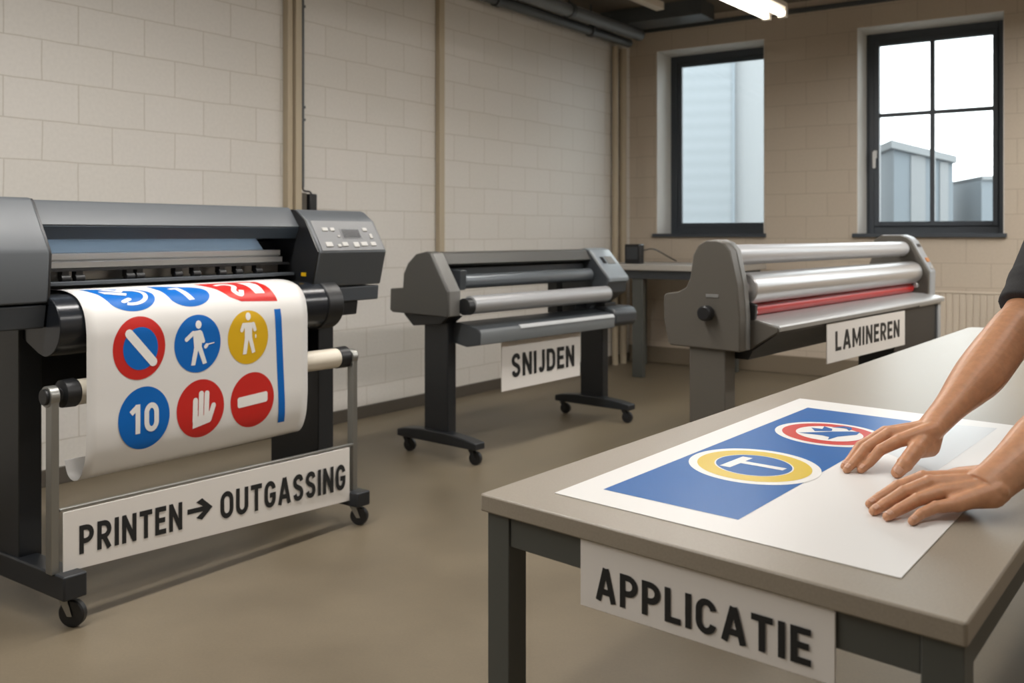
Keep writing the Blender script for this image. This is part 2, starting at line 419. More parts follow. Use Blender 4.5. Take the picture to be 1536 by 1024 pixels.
# windows
def window(n, x0, x1, kind):
    r = struct_root('window_%d' % n, BW[0], BW[1])
    yf = 0.33
    bm = B(); t = 0.006
    box(bm, x0, x0+t, 0.001, yf, Z0, Z1); box(bm, x1-t, x1, 0.001, yf, Z0, Z1); box(bm, x0, x1, 0.001, yf, Z1-t, Z1)
    obj('window_reveal', bm, M['plaster'], r)
    bm = box(B(), x0-0.035, x1+0.02, -0.035, 0.0, Z0-0.022, Z0+0.012); box(bm, x0+0.004, x1-0.004, 0.0, yf, Z0, Z0+0.012)
    obj('window_sill', bm, M['winframe'], r, bevel=0.003)
    fw = 0.075
    bm = B()
    for a in ((x0, x0+fw, Z0, Z1), (x1-fw, x1, Z0, Z1), (x0+fw, x1-fw, Z1-fw, Z1), (x0+fw, x1-fw, Z0+0.01, Z0+fw)):
        box(bm, a[0], a[1], yf, yf+0.07, a[2], a[3])
    obj('window_frame', bm, M['winframe'], r, bevel=0.004)
    a0, a1, b0, b1 = x0+fw, x1-fw, Z0+fw, Z1-fw; sw = 0.042; d = 0.02 if kind == 'sash' else -0.012
    bm = B()
    for a in ((a0, a0+sw, b0, b1), (a1-sw, a1, b0, b1), (a0+sw, a1-sw, b1-sw, b1), (a0+sw, a1-sw, b0, b0+sw)):
        box(bm, a[0], a[1], yf-d, yf+0.05, a[2], a[3])
    s = obj('sash' if kind == 'sash' else 'glazing_bead', bm, M['winframe'], r, bevel=0.004)
    gx0, gx1, gz0, gz1 = a0+sw-0.005, a1-sw+0.005, b0+sw-0.005, b1-sw+0.005
    bm = box(B(), gx0, gx1, yf+0.028, yf+0.034, gz0, gz1); obj('pane', bm, M['glass'], r)
    if kind == 'sash':
        mx = (gx0+gx1)/2 - 0.02; mz = gz0 + (gz1-gz0)*0.605
        bm = box(B(), mx-0.019, mx+0.019, yf+0.012, yf+0.05, gz0, gz1); obj('glazing_bar', bm, M['winframe'], r)
        bm = box(B(), gx0, gx1, yf+0.010, yf+0.052, mz-0.017, mz+0.017); obj('glazing_bar', bm, M['winframe'], r)
        bm = box(B(), a0-0.005, a0+0.025, yf-d-0.012, yf-d, 1.93, 2.0)
        cyl(bm, (a0+0.01, yf-d-0.01, 1.972), (a0+0.01, yf-d-0.045, 1.972), 0.011, n=14)
        prism(bm, [(a0-0.002, 1.84), (a0+0.022, 1.84), (a0+0.024, 1.985), (a0-0.004, 1.985)], yf-d-0.058, yf-d-0.04, 'y')
        obj('window_handle', bm, M['handle'], r, bevel=0.003)
window(1, *WINS[0], 'fixed'); window(2, *WINS[1], 'sash'); window(3, *WINS[2], 'sash')

# vertical ducts on the left wall
def wall_piece(name, m, label, cat, build, bev=0.003, frame=LW):
    bm = B(); build(bm); o = obj(name, bm, m, bevel=bev); o.location, o.rotation_euler = frame[0], (0, 0, frame[1])
    return tag(o, label, cat)
def b_duct(bm):
    box(bm, -0.885, -0.845, -0.05, 0, 0.085, 3.3); box(bm, -0.838, -0.79, -0.07, 0, 0.085, 3.3)
wall_piece('cable_duct', M['duct'], 'wide double beige duct running up the block wall behind the big printer', 'duct', b_duct)
wall_piece('cable_duct', M['duct'], 'single beige duct rising up the wall behind the cutting machine', 'duct',
           lambda bm: (box(bm, 0.545, 0.60, -0.045, -0.002, 0.086, 3.3), box(bm, 0.601, 0.632, -0.02, -0.002, 0.086, 3.3)))
wall_piece('heating_pipe', M['duct'], 'beige vertical pipe in the room corner, the one further from the windows', 'pipe',
           lambda bm: cyl(bm, (3.10, -0.045, 0), (3.10, -0.045, 3.06), 0.03), 0)
wall_piece('heating_pipe', M['duct'], 'beige vertical pipe in the room corner, the one nearer the windows', 'pipe',
           lambda bm: cyl(bm, (3.25, -0.045, 0), (3.25, -0.045, 3.06), 0.035), 0)
r = thing('conduit_pipe', 'thin dark conduit running down the wall to a socket box above the printer', 'conduit', LW[0], LW[1])
bm = cyl(B(), (-0.745, -0.02, 1.55), (-0.745, -0.02, 3.33), 0.0125, n=14); obj('pipe', bm, M['pipe'], r)
for z in (1.98, 2.06, 2.7):
    bm = box(B(), -0.765, -0.725, -0.03, 0, z-0.008, z+0.008); obj('clip', bm, M['pipe'], r, bevel=0.002)
bm = tube(B(), catmull([(-0.745, -0.02, 1.56), (-0.74, -0.03, 1.53), (-0.715, -0.06, 1.52), (-0.70, -0.065, 1.48)]), 0.006); obj('cable', bm, M['black'], r)
r = thing('socket_box', 'grey wall socket box with black plug at the end of the thin conduit', 'socket', LW[0], LW[1])
bm = box(B(), -0.79, -0.735, -0.055, 0, 1.36, 1.515); obj('housing', bm, M['basel'], r, bevel=0.005)
bm = box(B(), -0.728, -0.668, -0.075, 0, 1.36, 1.51); obj('plug', bm, M['black'], r, bevel=0.008)
# ceiling pipes
def lpipe(name, label, y, z, r, x1, mm, flange=()):
    ro = thing(name, label, 'pipe', LW[0], LW[1])
    bm = cyl(B(), (-8.5, y, z), (x1, y, z), r, n=28); lathe(bm, (x1, y, z), (1, 0, 0), [(0, r*1.0), (0.02, r*0.98), (0.03, r*0.8)])
    obj('pipe', bm, M[mm], ro)
    for f in flange:
        bm = lathe(B(), (f, y, z), (1, 0, 0), [(0, r+0.004), (0.0, r+0.012), (0.05, r+0.012), (0.05, r+0.004)]); obj('coupling', bm, M['pipe'], ro)
        bm = cyl(B(), (f+0.025, y, z), (f+0.025, y, ZC), 0.008, n=10); obj('hanger', bm, M['pipe'], ro)
lpipe('ceiling_pipe', 'thick dark grey pipe below the ceiling along the left wall, the upper of two', -0.26, 3.16, 0.055, 3.18, 'greypipe', (1.95, 0.3, -1.5))
lpipe('ceiling_pipe', 'slim dark pipe below the ceiling along the left wall, the lower of two', -0.13, 3.10, 0.042, 3.20, 'pipe', (2.5, 1.1, -0.6))
o = wall_piece('ceiling_rail', M['lamp_body'], 'pale rail fixed under the ceiling near the room corner', 'rail', lambda bm: box(bm, -2.0, 2.55, -0.86, -0.78, 3.19, 3.26), 0.006)
bm = box(B(), 2.3, 2.34, -0.83, -0.81, 3.25, ZC); h = obj('hanger', bm, M['pipe'], o)

# fluorescent lamp
lamp = thing('fluorescent_lamp', 'lit twin tube fluorescent lamp hanging below the ceiling before the windows', 'lamp', (1.91, 6.747, -0.035), rz_of(38.5))
prof = [(-0.03, 2.875), (0.03, 2.875), (0.085, 2.915), (0.085, 2.95), (-0.085, 2.95), (-0.085, 2.915)]
bm = prism(B(), prof, -2.9, 0.0); obj('lamp_housing', bm, M['lamp_body'], lamp, bevel=0.004)
for y in (-0.062, 0.062):
    bm = cyl(B(), (-2.86, y, 2.868), (-0.05, y, 2.868), 0.026, n=18); obj('lamp_tube', bm, M['tubeglow'], lamp)
    for x in (-2.89, -0.05): bm = box(B(), x, x+0.045, y-0.03, y+0.03, 2.838, 2.916); obj('tube_socket', bm, M['lamp_body'], lamp, bevel=0.004)
bm = B()
for x in (-2.4, -0.5): bm = cyl(B(), (x, 0, 2.94), (x, 0, ZC), 0.006, n=8); obj('hanger', bm, M['pipe'], lamp)

# radiator below the second window
r = thing('radiator', 'ribbed beige radiator on the back wall behind the laminator', 'radiator', BW[0], BW[1])
bm = B()
box(bm, 2.34, 3.85, -0.075, -0.045, 0.25, 0.78)
for i in range(30): box(bm, 2.35+i*0.05, 2.393+i*0.05, -0.082, -0.07, 0.26, 0.77)
obj('ribs', bm, M['radiator'], r, bevel=0.004)
bm = box(B(), 2.33, 3.86, -0.085, -0.045, 0.23, 0.26); box(bm, 2.33, 3.86, -0.085, -0.045, 0.77, 0.79); box(bm, 2.5, 2.54, -0.06, 0, 0.5, 0.6); box(bm, 3.6, 3.64, -0.06, 0, 0.5, 0.6)
obj('header', bm, M['radiator'], r, bevel=0.006)

# back table in the corner
r = thing('work_table', 'narrow grey table by the back wall between cutter and laminator', 'table', BW[0], BW[1])
bm = box(B(), 0.14, 1.42, -1.02, -0.12, 0.94, 0.99); obj('tabletop', bm, M['backtop'], r, bevel=0.005)
bm = B(); box(bm, 0.18, 1.38, -0.98, -0.94, 0.865, 0.94); box(bm, 0.22, 1.38, -0.2, -0.16, 0.865, 0.94); box(bm, 0.22, 0.26, -0.98, -0.16, 0.865, 0.94); box(bm, 1.34, 1.38, -0.98, -0.16, 0.865, 0.94)
obj('apron', bm, M['cutter_dark'], r, bevel=0.003)
for x, y in ((0.5, -0.97), (0.165, -0.22), (1.22, -0.97), (1.08, -0.22)):
    if True:
        bm = box(B(), x, x+0.1, y, y+0.06, 0, 0.94); obj('leg', bm, M['tableleg'], r, bevel=0.004)
r = thing('charger_box', 'small black box standing on the back table near the corner', 'box', BW[0], BW[1])
bm = box(B(), 0.33, 0.48, -0.78, -0.68, 0.9905, 1.165); obj('case', bm, M['black'], r, bevel=0.008)
bm = box(B(), 0.35, 0.46, -0.785, -0.78, 1.03, 1.14); obj('front_plate', bm, M['cutter_dark'], r, bevel=0.002)
bm = tube(B(), catmull([(0.47, -0.73, 1.1), (0.53, -0.6, 1.12), (0.56, -0.35, 1.05), (0.56, -0.15, 1.0)]), 0.006); obj('cable', bm, M['black'], r)

# ------------------------------------------------------------------ shared machine bits
def caster(parent, x, y, rad=0.038, top=0.1, yaw=0.0, big=True):
    c, s = cos(yaw), sin(yaw)
    R = lambda px, py, pz: (x + c*px - s*py, y + s*px + c*py, pz)
    bm = B()
    cyl(bm, R(0, 0, top-0.012), R(0, 0, top), 0.022, n=16)
    for k in (-1, 1):
        p = [R(k*0.017, 0.014, top-0.010), R(k*0.017, -0.014, top-0.010), R(k*0.017, -0.030, rad*0.85), R(k*0.017, -0.014, rad*0.85)]
        q = [R(k*0.0205, 0.014, top-0.010), R(k*0.0205, -0.014, top-0.010), R(k*0.0205, -0.030, rad*0.85), R(k*0.0205, -0.014, rad*0.85)]
        a = [bm.verts.new(v) for v in p]; b = [bm.verts.new(v) for v in q]
        bm.faces.new(a); bm.faces.new(b[::-1])
        for i in range(4): bm.faces.new((a[i], b[i], b[(i+1) % 4], a[(i+1) % 4]))
    f = obj('caster', bm, M['post'] if big else M['blackmetal'], parent, bevel=0.001)
    bm = lathe(B(), R(-0.0145, -0.022, rad), Vector(R(1, 0, 0)) - Vector(R(0, 0, 0)), [(0, rad*0.55), (0.001, rad*0.9), (0.006, rad), (0.023, rad), (0.028, rad*0.9), (0.029, rad*0.55)])
    obj('wheel', bm, M['black'], f)
    return f

def sign(name, label, frame, BLp, BRp, TLp, TRp, y, strings, th=0.004):
    """board given by its corners (x,z) in the machine frame at depth y; strings: (text, a0,a1,b0,b1) in board fractions"""
    r = thing(name, label, 'sign', frame[0], frame[1])
    bm = prism(B(), [BLp, BRp, TRp, TLp], y, y+th, 'y'); obj('board', bm, M['board'], r, bevel=0.001)
    def f(a, b, lift):
        lo = (BLp[0]+(BRp[0]-BLp[0])*a, BLp[1]+(BRp[1]-BLp[1])*a); hi = (TLp[0]+(TRp[0]-TLp[0])*a, TLp[1]+(TRp[1]-TLp[1])*a)
        return (lo[0]+(hi[0]-lo[0])*b, y-lift, lo[1]+(hi[1]-lo[1])*b)
    for s in strings:
        polys = []
        if s[0] == '->':
            _, a0, a1, b0, b1 = s; m_ = (b0+b1)/2; asp = 5.6
            polys += ribbon([(a0, m_), (a1-0.006, m_)], 0.09) if False else [[(a0, m_-0.045), (a1-0.012, m_-0.045), (a1-0.012, m_+0.045), (a0, m_+0.045)]]
            hw = (b1-b0)/2
            polys += [[(a1, m_), (a1-0.036, m_+hw), (a1-0.056, m_+hw*0.72), (a1-0.022, m_)], [(a1, m_), (a1-0.022, m_), (a1-0.056, m_-hw*0.72), (a1-0.036, m_-hw)]]
        else: polys += text2d(*s)
        decal('arrow' if s[0] == '->' else 'lettering', polys, f, M['ink'], r, 0.0008)
    return r

# ------------------------------------------------------------------ the printer
PF = ((-1.376, 2.95, 0), rz_of(35.4))
P = thing('large_format_printer', 'big grey large format printer feeding a white sheet of printed road signs', 'printer', *PF)
cap = [(0.134, 1.03), (0.122, 1.19), (0.128, 1.205), (0.228, 1.36), (0.245, 1.373), (0.5, 1.365), (0.56, 1.30), (0.56, 1.03)]
bm = prism(B(), cap, -0.46, -0.02); obj('left_cover', bm, M['printer'], P, bevel=0.006)
bm = prism(B(), [(0.152, 0.948), (0.138, 1.024), (0.56, 1.024), (0.56, 0.948)], -0.45, -0.022); obj('left_base', bm, M['printer_low'], P, bevel=0.005)
bm = prism(B(), [(0.202, 1.283), (0.257, 1.358), (0.27, 1.367), (0.5, 1.362), (0.555, 1.30), (0.555, 1.22), (0.27, 1.25), (0.22, 1.275)], -0.012, 1.102); obj('top_cover', bm, M['printer'], P, bevel=0.003)
bm = prism(B(), [(0.203, 1.281), (0.222, 1.272), (0.27, 1.247), (0.27, 1.238), (0.224, 1.234)], -0.012, 1.115)
obj('cap_side_plate', prism(B(), [(y+0.003, z-0.003) for y, z in cap[:6]] + [(0.5, 1.03)], -0.0205, -0.0125), M['black'], P)
bm = prism(B(), [(0.203, 1.281), (0.222, 1.272), (0.27, 1.247), (0.27, 1.238), (0.224, 1.234)], -0.012, 1.115); obj('cover_lip', bm, M['printer_lip'], P, bevel=0.003)
bm = box(B(), -0.018, 1.10, 0.36, 0.55, 0.98, 1.22); obj('carriage_housing', bm, M['black'], P)
bm = prism(B(), [(0.288, 1.187), (0.340, 1.238), (0.357, 1.238), (0.357, 1.187)], -0.012, 0.98); obj('viewing_window', bm, M['window_strip'], P)
bm = box(B(), 0.0, 0.98, 0.262, 0.272, 1.2385, 1.2455); obj('work_light', bm, M['led'], P)  # added glowing strip, hidden by the lip, brightens the viewing window and rails
bm = B(); box(bm, 0.0, 1.06, 0.275, 0.35, 1.163, 1.186); box(bm, 0.0, 1.06, 0.262, 0.35, 1.135, 1.158); box(bm, 0.0, 1.06, 0.285, 0.35, 1.157, 1.164)
obj('carriage_rail', bm, M['chrome'], P, bevel=0.002)
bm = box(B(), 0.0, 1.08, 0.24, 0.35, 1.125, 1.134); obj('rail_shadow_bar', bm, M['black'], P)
bm = box(B(), 0.0, 1.08, 0.315, 0.36, 1.09, 1.125); obj('rear_strip', bm, M['alu'], P)
bm = box(B(), 0.0, 1.09, 0.22, 0.30, 1.078, 1.091); obj('feed_bar', bm, M['printer_low'], P, bevel=0.002)
for x in (0.10, 0.15, 0.34, 0.38, 0.54, 0.62, 0.74, 0.82, 0.92):
    bm = box(B(), x-0.012, x+0.012, 0.245, 0.275, 1.1, 1.128); cyl(bm, (x-0.016, 0.25, 1.1), (x+0.016, 0.25, 1.1), 0.0135, n=14)
    obj('pinch_roller', bm, M['black'], P)
bm = box(B(), -0.018, 1.10, 0.19, 0.36, 0.98, 1.052); obj('platen', bm, M['black'], P)
# curved front guide the sheet runs over
guide = [(0.36, 0.93), (0.36, 1.05)] + [(0.165 + 0.10*cos(radians(a)), 0.952 + 0.10*sin(radians(a))) for a in range(90, 271, 12)] + [(0.2, 0.86)]
bm = prism(B(), guide, -0.017, 1.19); obj('paper_guide', bm, M['blackgloss'], P, bevel=0.003)
bm = prism(B(), [(0.165 + 0.106*cos(radians(a)), 0.952 + 0.106*sin(radians(a))) for a in range(0, 360, 12)], 1.14, 1.225); obj('guide_cap', bm, M['black'], P, bevel=0.004)
# right unit with control panel
ru = [(0.122, 1.028), (0.085, 1.178), (0.165, 1.311), (0.222, 1.352), (0.24, 1.358), (0.5, 1.355), (0.56, 1.29), (0.56, 1.028)]
bm = prism(B(), ru, 1.108, 1.512); RU = obj('right_cover', bm, M['printer'], P, bevel=0.006)
bm = prism(B(), [(0.130, 0.958), (0.124, 1.022), (0.56, 1.022), (0.56, 0.958)], 1.112, 1.505); obj('right_base', bm, M['printer_low'], P, bevel=0.005)
bm = prism(B(), [(y+0.004, z) for y, z in ru], 1.1, 1.1075); obj('inner_side_plate', bm, M['black'], P)
bm = prism(B(), [(0.16, 0.895), (0.15, 0.957), (0.4, 0.957), (0.4, 0.895)], 1.13, 1.40); obj('ink_tray', bm, M['blackmetal'], P, bevel=0.006)
# slanted panel: u along x, w up the slope
pa, pb = Vector((0, 0.085, 1.178)), Vector((0, 0.165, 1.311)); pd = (pb-pa); pn = Vector((0, -pd.z, pd.y)).normalized()
def pbox(bm, x0, x1, w0, w1, h):
    vs = []
    for hh in (0.0, h):
        for x, w in ((x0, w0), (x1, w0), (x1, w1), (x0, w1)):
            p = pa + pd*w + pn*(hh + 0.0005); vs.append(bm.verts.new((x, p.y, p.z)))
    for f in ((3,2,1,0),(4,5,6,7),(0,1,5,4),(1,2,6,5),(2,3,7,6),(3,0,4,7)): bm.faces.new([vs[i] for i in f])
bm = B(); pbox(bm, 1.125, 1.497, 0.03, 0.985, 0.0018); CP = obj('control_panel', bm, M['panel'], P, bevel=0.002)
bm = B(); pbox(bm, 1.272, 1.392, 0.40, 0.74, 0.0035); obj('screen_surround', bm, M['panel'], CP, bevel=0.002)
bm = B(); pbox(bm, 1.280, 1.383, 0.44, 0.70, 0.0045); obj('screen', bm, M['blackgloss'], CP)
for bx, bw_, w, hh in [(1.185, .034, .70, .12), (1.228, .026, .70, .12), (1.175, .04, .22, .16), (1.232, .02, .18, .10), (1.268, .034, .22, .14), (1.335, .034, .20, .17), (1.385, .04, .22, .14), (1.443, .034, .22, .14), (1.425, .028, .70, .12), (1.448, .018, .48, .16), (1.25, .014, .48, .07)]:
    bm = B(); pbox(bm, bx-bw_/2, bx+bw_/2, w-hh/2, w+hh/2, 0.006); obj('button', bm, M['button'], CP, bevel=0.003)
bm = box(B(), 1.34, 1.365, 0.1265, 0.1285, 1.055, 1.068); 
bm.free()
bm = box(B(), 1.0985, 1.1, 0.16, 0.19, 1.075, 1.09); obj('warning_tag', bm, M['yellow'], P)
# stand
for x0, x1, yl in ((-0.03, 0.048, 0.62), (1.30, 1.392, 0.62)):
    bm = box(B(), x0, x1, 0.30, yl, 0.16, 0.95); obj('leg', bm, M['blackmetal'], P, bevel=0.004)
for x0, x1, z0, z1 in ((-0.042, 0.036, 0.1, 0.178), (1.245, 1.32, 0.088, 0.15)):
    bm = box(B(), x0, x1, 0.0, 0.78, z0, z1); F_ = obj('foot', bm, M['blackmetal'], P, bevel=0.006)
for x, z in ((0.0, 0.1), (1.285, 0.088)):
    caster(P, x, 0.06, 0.044 if x < 1 else 0.039, z, yaw=0.5); caster(P, x, 0.70, 0.038, z, yaw=0.4)
bm = box(B(), 0.048, 1.30, 0.36, 0.56, 0.70, 0.95); obj('rear_panel', bm, M['black'], P)
# take-up tube on two zinc posts
bm = cyl(B(), (0.05, 0.105, 0.735), (1.22, 0.105, 0.722), 0.042, n=36); obj('take_up_tube', bm, M['tube'], P)
for x0, x1, z in ((-0.005, 0.055, 0.736), (1.205, 1.275, 0.722)):
    bm = lathe(B(), (x0, 0.105, z), (1, 0, 0), [(0, 0.02), (0.003, 0.03), (0.012, 0.045), ((x1-x0)-0.006, 0.047), (x1-x0, 0.043)]); obj('tube_clamp', bm, M['black'], P)
for x, zb, zt in ((-0.052, 0.176, 0.736), (1.272, 0.148, 0.722)):
    bm = box(B(), x, x+0.026, 0.055, 0.09, zb, zt)
    cyl(bm, (x-0.002, 0.085, zt), (x+0.028, 0.085, zt), 0.034, n=28); pq = obj('post', bm, M['post'], P, bevel=0.002)
    bm = cyl(B(), (x-0.012, 0.085, zt), (x-0.001, 0.085, zt), 0.026, n=24); cyl(bm, (x+0.027, 0.085, zt), (x+0.036, 0.105, zt), 0.028, n=24); obj('knob', bm, M['black'], pq, bevel=0.003)
bm = prism(B(), [(-0.025, 0.369), (1.272, 0.343), (1.272, 0.353), (-0.025, 0.379)], 0.052, 0.068, 'y'); obj('cross_rail', bm, M['post'], P, bevel=0.002)

# the sheet of printed vinyl hanging from the printer
prof = catmull([(0.33, 1.062), (0.25, 1.064), (0.20, 1.064), (0.155, 1.058), (0.105, 1.040), (0.068, 1.0), (0.052, 0.94), (0.05, 0.86), (0.05, 0.70), (0.05, 0.58), (0.058, 0.51), (0.082, 0.458), (0.12, 0.44), (0.158, 0.455), (0.18, 0.50)], 8)
cum = [0.0]
for a, b in zip(prof, prof[1:]): cum.append(cum[-1] + hypot(b[0]-a[0], b[1]-a[1]))
i86 = min(range(len(prof)), key=lambda i: abs(prof[i][1]-0.86) + (0 if cum[i] < 0.7 else 9)); ref = cum[i86]
def paper_at(S, v, lift):
    w = ref + (0.86 - v); w = max(0, min(cum[-1]-1e-6, w))
    k = max(i for i in range(len(cum)-1) if cum[i] <= w); t = (w-cum[k])/(cum[k+1]-cum[k])
    p = (prof[k][0]+(prof[k+1][0]-prof[k][0])*t, prof[k][1]+(prof[k+1][1]-prof[k][1])*t)
    d = (prof[k+1][0]-prof[k][0], prof[k+1][1]-prof[k][1]); l = hypot(*d) or 1
    n = (d[1]/l, -d[0]/l)
    if w > cum[-1]*0.5 and False: n = n
    return (S, p[0] + n[0]*lift, p[1] + n[1]*lift)
SH = thing('printed_sheet', 'white vinyl sheet printed with round road signs hanging out of the big printer', 'printed sheet', *PF)
bm = B(); rows = []
for i, (y, z) in enumerate(prof):
    f = i/(len(prof)-1); row = []
    for j in range(25):
        S = 0.062 + (1.008-0.062)*j/24
        sag = 0.012*max(0, (0.62 - z)/0.2)*((j/24-0.5)**2)*4 if z < 0.62 else 0
        row.append(bm.verts.new((S, y + sag*0.6, z)))
    rows.append(row)
for r0, r1 in zip(rows, rows[1:]):
    for j in range(24): bm.faces.new((r0[j], r0[j+1], r1[j+1], r1[j]))
vin = obj('vinyl', bm, M['paper'], SH, smooth=60)
md = vin.modifiers.new('Solid', 'SOLIDIFY'); md.thickness = 0.0006; md.offset = 0
l1, l2, l3, l4 = 0.0010, 0.0016, 0.0022, 0.0028
def pd_(name, polys, m, lift): return decal(name, polys, paper_at, M[m], SH, lift, 0.018)
def shift(polys, dx, dz, s=1.0, ang=0.0):
    c, s_ = cos(radians(ang))*s, sin(radians(ang))*s
    return [[(dx + c*x - s_*y, dz + s_*x + c*y) for x, y in p] for p in polys]
# row 2
pd_('road_sign_print', ell(0.252, 0.864, 0.099, 0.108), 'red', l1); pd_('road_sign_print', ell(0.256, 0.862, 0.066, 0.073), 'blue', l2)
pd_('road_sign_print', capsule((0.213, 0.915), (0.303, 0.812), 0.0155), 'white', l3)
def walker(): # walking figure, unit about 0.13 high, origin at the hip
    return ell(0.012, 0.070, 0.0125, 0.015, 24) + [[(-0.012, 0.048), (0.020, 0.050), (0.026, 0.02), (0.022, -0.012), (-0.010, -0.012), (-0.012, 0.02)]] + \
        capsule((-0.012, 0.042), (-0.040, 0.022), 0.008) + capsule((0.020, 0.04), (0.03, 0.008), 0.007) + \
        [[(-0.010, -0.01), (0.010, -0.01), (-0.008, -0.075), (-0.025, -0.073)], [(0.002, -0.01), (0.022, -0.01), (0.042, -0.073), (0.025, -0.076)]]
pd_('road_sign_print', ell(0.485, 0.857, 0.098, 0.104), 'blue', l1)
pd_('road_sign_print', shift(walker(), 0.478, 0.855, 1.0, 2) + capsule((0.517, 0.843), (0.522, 0.848), 0.007) + [[(0.525, 0.848), (0.555, 0.853), (0.555, 0.856), (0.525, 0.853)]], 'white', l2)
def stander():
    return ell(0.0, 0.075, 0.0125, 0.016, 24) + [[(-0.024, 0.05), (0.024, 0.05), (0.018, 0.02), (0.018, -0.01), (-0.018, -0.01), (-0.018, 0.02)]] + \
        capsule((-0.024, 0.043), (-0.032, 0.022), 0.008) + capsule((0.024, 0.043), (0.032, 0.02), 0.008) + \
        [[(-0.018, -0.01), (0.002, -0.01), (-0.010, -0.075), (-0.028, -0.075)], [(-0.002, -0.01), (0.018, -0.01), (0.034, -0.070), (0.018, -0.075)]] + capsule((0.036, -0.002), (0.036, -0.012), 0.003)
pd_('road_sign_print', ell(0.71, 0.860, 0.095, 0.102), 'yellow', l1); pd_('road_sign_print', shift(stander(), 0.71, 0.868, 0.95, 0), 'white', l2)
# row 1 below
pd_('road_sign_print', ell(0.27, 0.623, 0.098, 0.107), 'blue', l1); pd_('road_sign_print', text2d('10', 0.219, 0.325, 0.572, 0.672, 0.16), 'white', l2)
pd_('road_sign_print', ell(0.497, 0.621, 0.101, 0.105), 'red', l1)
hand2d = [[(0.463, 0.552), (0.535, 0.565), (0.543, 0.605), (0.463, 0.620)]] + capsule((0.472, 0.58), (0.474, 0.652), 0.0105) + capsule((0.496, 0.58), (0.499, 0.674), 0.0105) + capsule((0.519, 0.58), (0.523, 0.672), 0.0105) + capsule((0.532, 0.575), (0.551, 0.625), 0.010)
pd_('road_sign_print', hand2d, 'white', l2)
pd_('road_sign_print', [[(0.4835, 0.595), (0.4855, 0.595), (0.4880, 0.672), (0.4848, 0.672)], [(0.507, 0.595), (0.509, 0.595), (0.5123, 0.672), (0.5095, 0.672)]], 'red', l3)
pd_('road_sign_print', ell(0.73, 0.619, 0.103, 0.105), 'red', l1)
pd_('road_sign_print', [arc(0.795, 0.640, 0.006, 0.006, 90, -90, 6)[::1] and [(0.665, 0.596), (0.795, 0.603), (0.801, 0.609), (0.801, 0.637), (0.795, 0.643), (0.665, 0.636), (0.659, 0.630), (0.659, 0.602)]], 'white', l2)
pd_('print_bar', [[(0.838, 0.958), (0.870, 0.958), (0.893, 0.508), (0.860, 0.508)]], 'blue', l1)
# top row, running back over the guide
def top_print(polys, m, lift): return pd_('road_sign_print', [[(x, 0.988 + (v-0.988)*0.62) for x, v in p] for p in polys], m, lift)
def drop(cx, cz, rx, rz, tip):
    return [arc(cx, cz, rx, rz, -150, 78, 40) + [tip]]
top_print(drop(0.245, 1.09, 0.094, 0.098, (0.112, 1.235)), 'blue', l1)
top_print(ribbon(arc(0.245, 1.102, 0.062, 0.066, -110, 120, 24), 0.017) + [[(0.155, 1.165), (0.165, 1.128), (0.235, 1.098), (0.245, 1.122)], [(0.165, 1.190), (0.230, 1.135), (0.265, 1.19), (0.245, 1.20), (0.220, 1.172), (0.185, 1.20)]] + capsule((0.215, 1.055), (0.236, 1.070), 0.01), 'white', l2)
top_print(drop(0.475, 1.085, 0.09, 0.09, (0.36, 1.225)), 'blue', l1)
top_print([[(0.468, 1.038), (0.492, 1.040), (0.462, 1.165), (0.420, 1.160), (0.425, 1.140), (0.442, 1.140)]], 'white', l2)
top_print([[(0.556, 1.222), (0.645, 1.04), (0.69, 1.005), (0.862, 0.99), (0.860, 1.03), (0.84, 1.21), (0.80, 1.225)]], 'red', l1)
top_print(ribbon(catmull([(0.625, 1.165), (0.67, 1.18), (0.70, 1.14), (0.68, 1.085), (0.70, 1.05), (0.715, 1.09)], 6), 0.022) + [[(0.77, 1.055), (0.815, 1.052), (0.815, 1.15), (0.80, 1.19), (0.74, 1.195), (0.755, 1.16)]], 'white', l2)

sign('process_sign', 'white sign with PRINTEN, an arrow and OUTGASSING on the printer stand', PF, (-0.016, 0.176), (1.246, 0.113), (-0.016, 0.367), (1.246, 0.341), 0.05,
     [('PRINTEN', 0.042, 0.345, 0.24, 0.72, 0.14), ('->', 0.362, 0.447, 0.32, 0.70), ('OUTGASSING', 0.474, 0.976, 0.24, 0.72, 0.13)])

# ------------------------------------------------------------------ the cutter
CF = ((-0.203, 5.07, 0), rz_of(40.3))
C_ = thing('vinyl_cutter', 'dark grey roll cutting machine on a wheeled T-foot stand by the wall', 'cutting machine', *CF)
hl = [(0.11, 0.80), (0.108, 0.94), (0.24, 1.145), (0.27, 1.158), (0.355, 1.142), (0.42, 1.09), (0.455, 1.03), (0.462, 0.95), (0.565, 0.942), (0.57, 0.82), (0.55, 0.808)]
bm = prism(B(), hl, -0.10, -0.012); obj('left_head', bm, M['cutter'], C_, bevel=0.006)
bm = prism(B(), [(0.106, 0.803), (0.104, 0.941), (0.238, 1.149), (0.29, 1.157), (0.29, 1.11), (0.18, 0.93), (0.18, 0.803)], -0.085, 0.0); obj('left_trim_band', bm, M['cutter_band'], C_, bevel=0.005)
bm = B(); prism(bm, [(0.14, 0.80), (0.2, 0.755), (0.42, 0.735), (0.5, 0.80)], -0.06, 0.06); obj('left_bracket', bm, M['black'], C_, bevel=0.004)
hr = [(0.075, 0.865), (0.06, 0.965), (0.22, 1.145), (0.26, 1.156), (0.36, 1.14), (0.45, 1.03), (0.46, 0.85), (0.2, 0.79)]
bm = prism(B(), hr, 1.365, 1.60); obj('right_head', bm, M['cutter_dark'], C_, bevel=0.008)
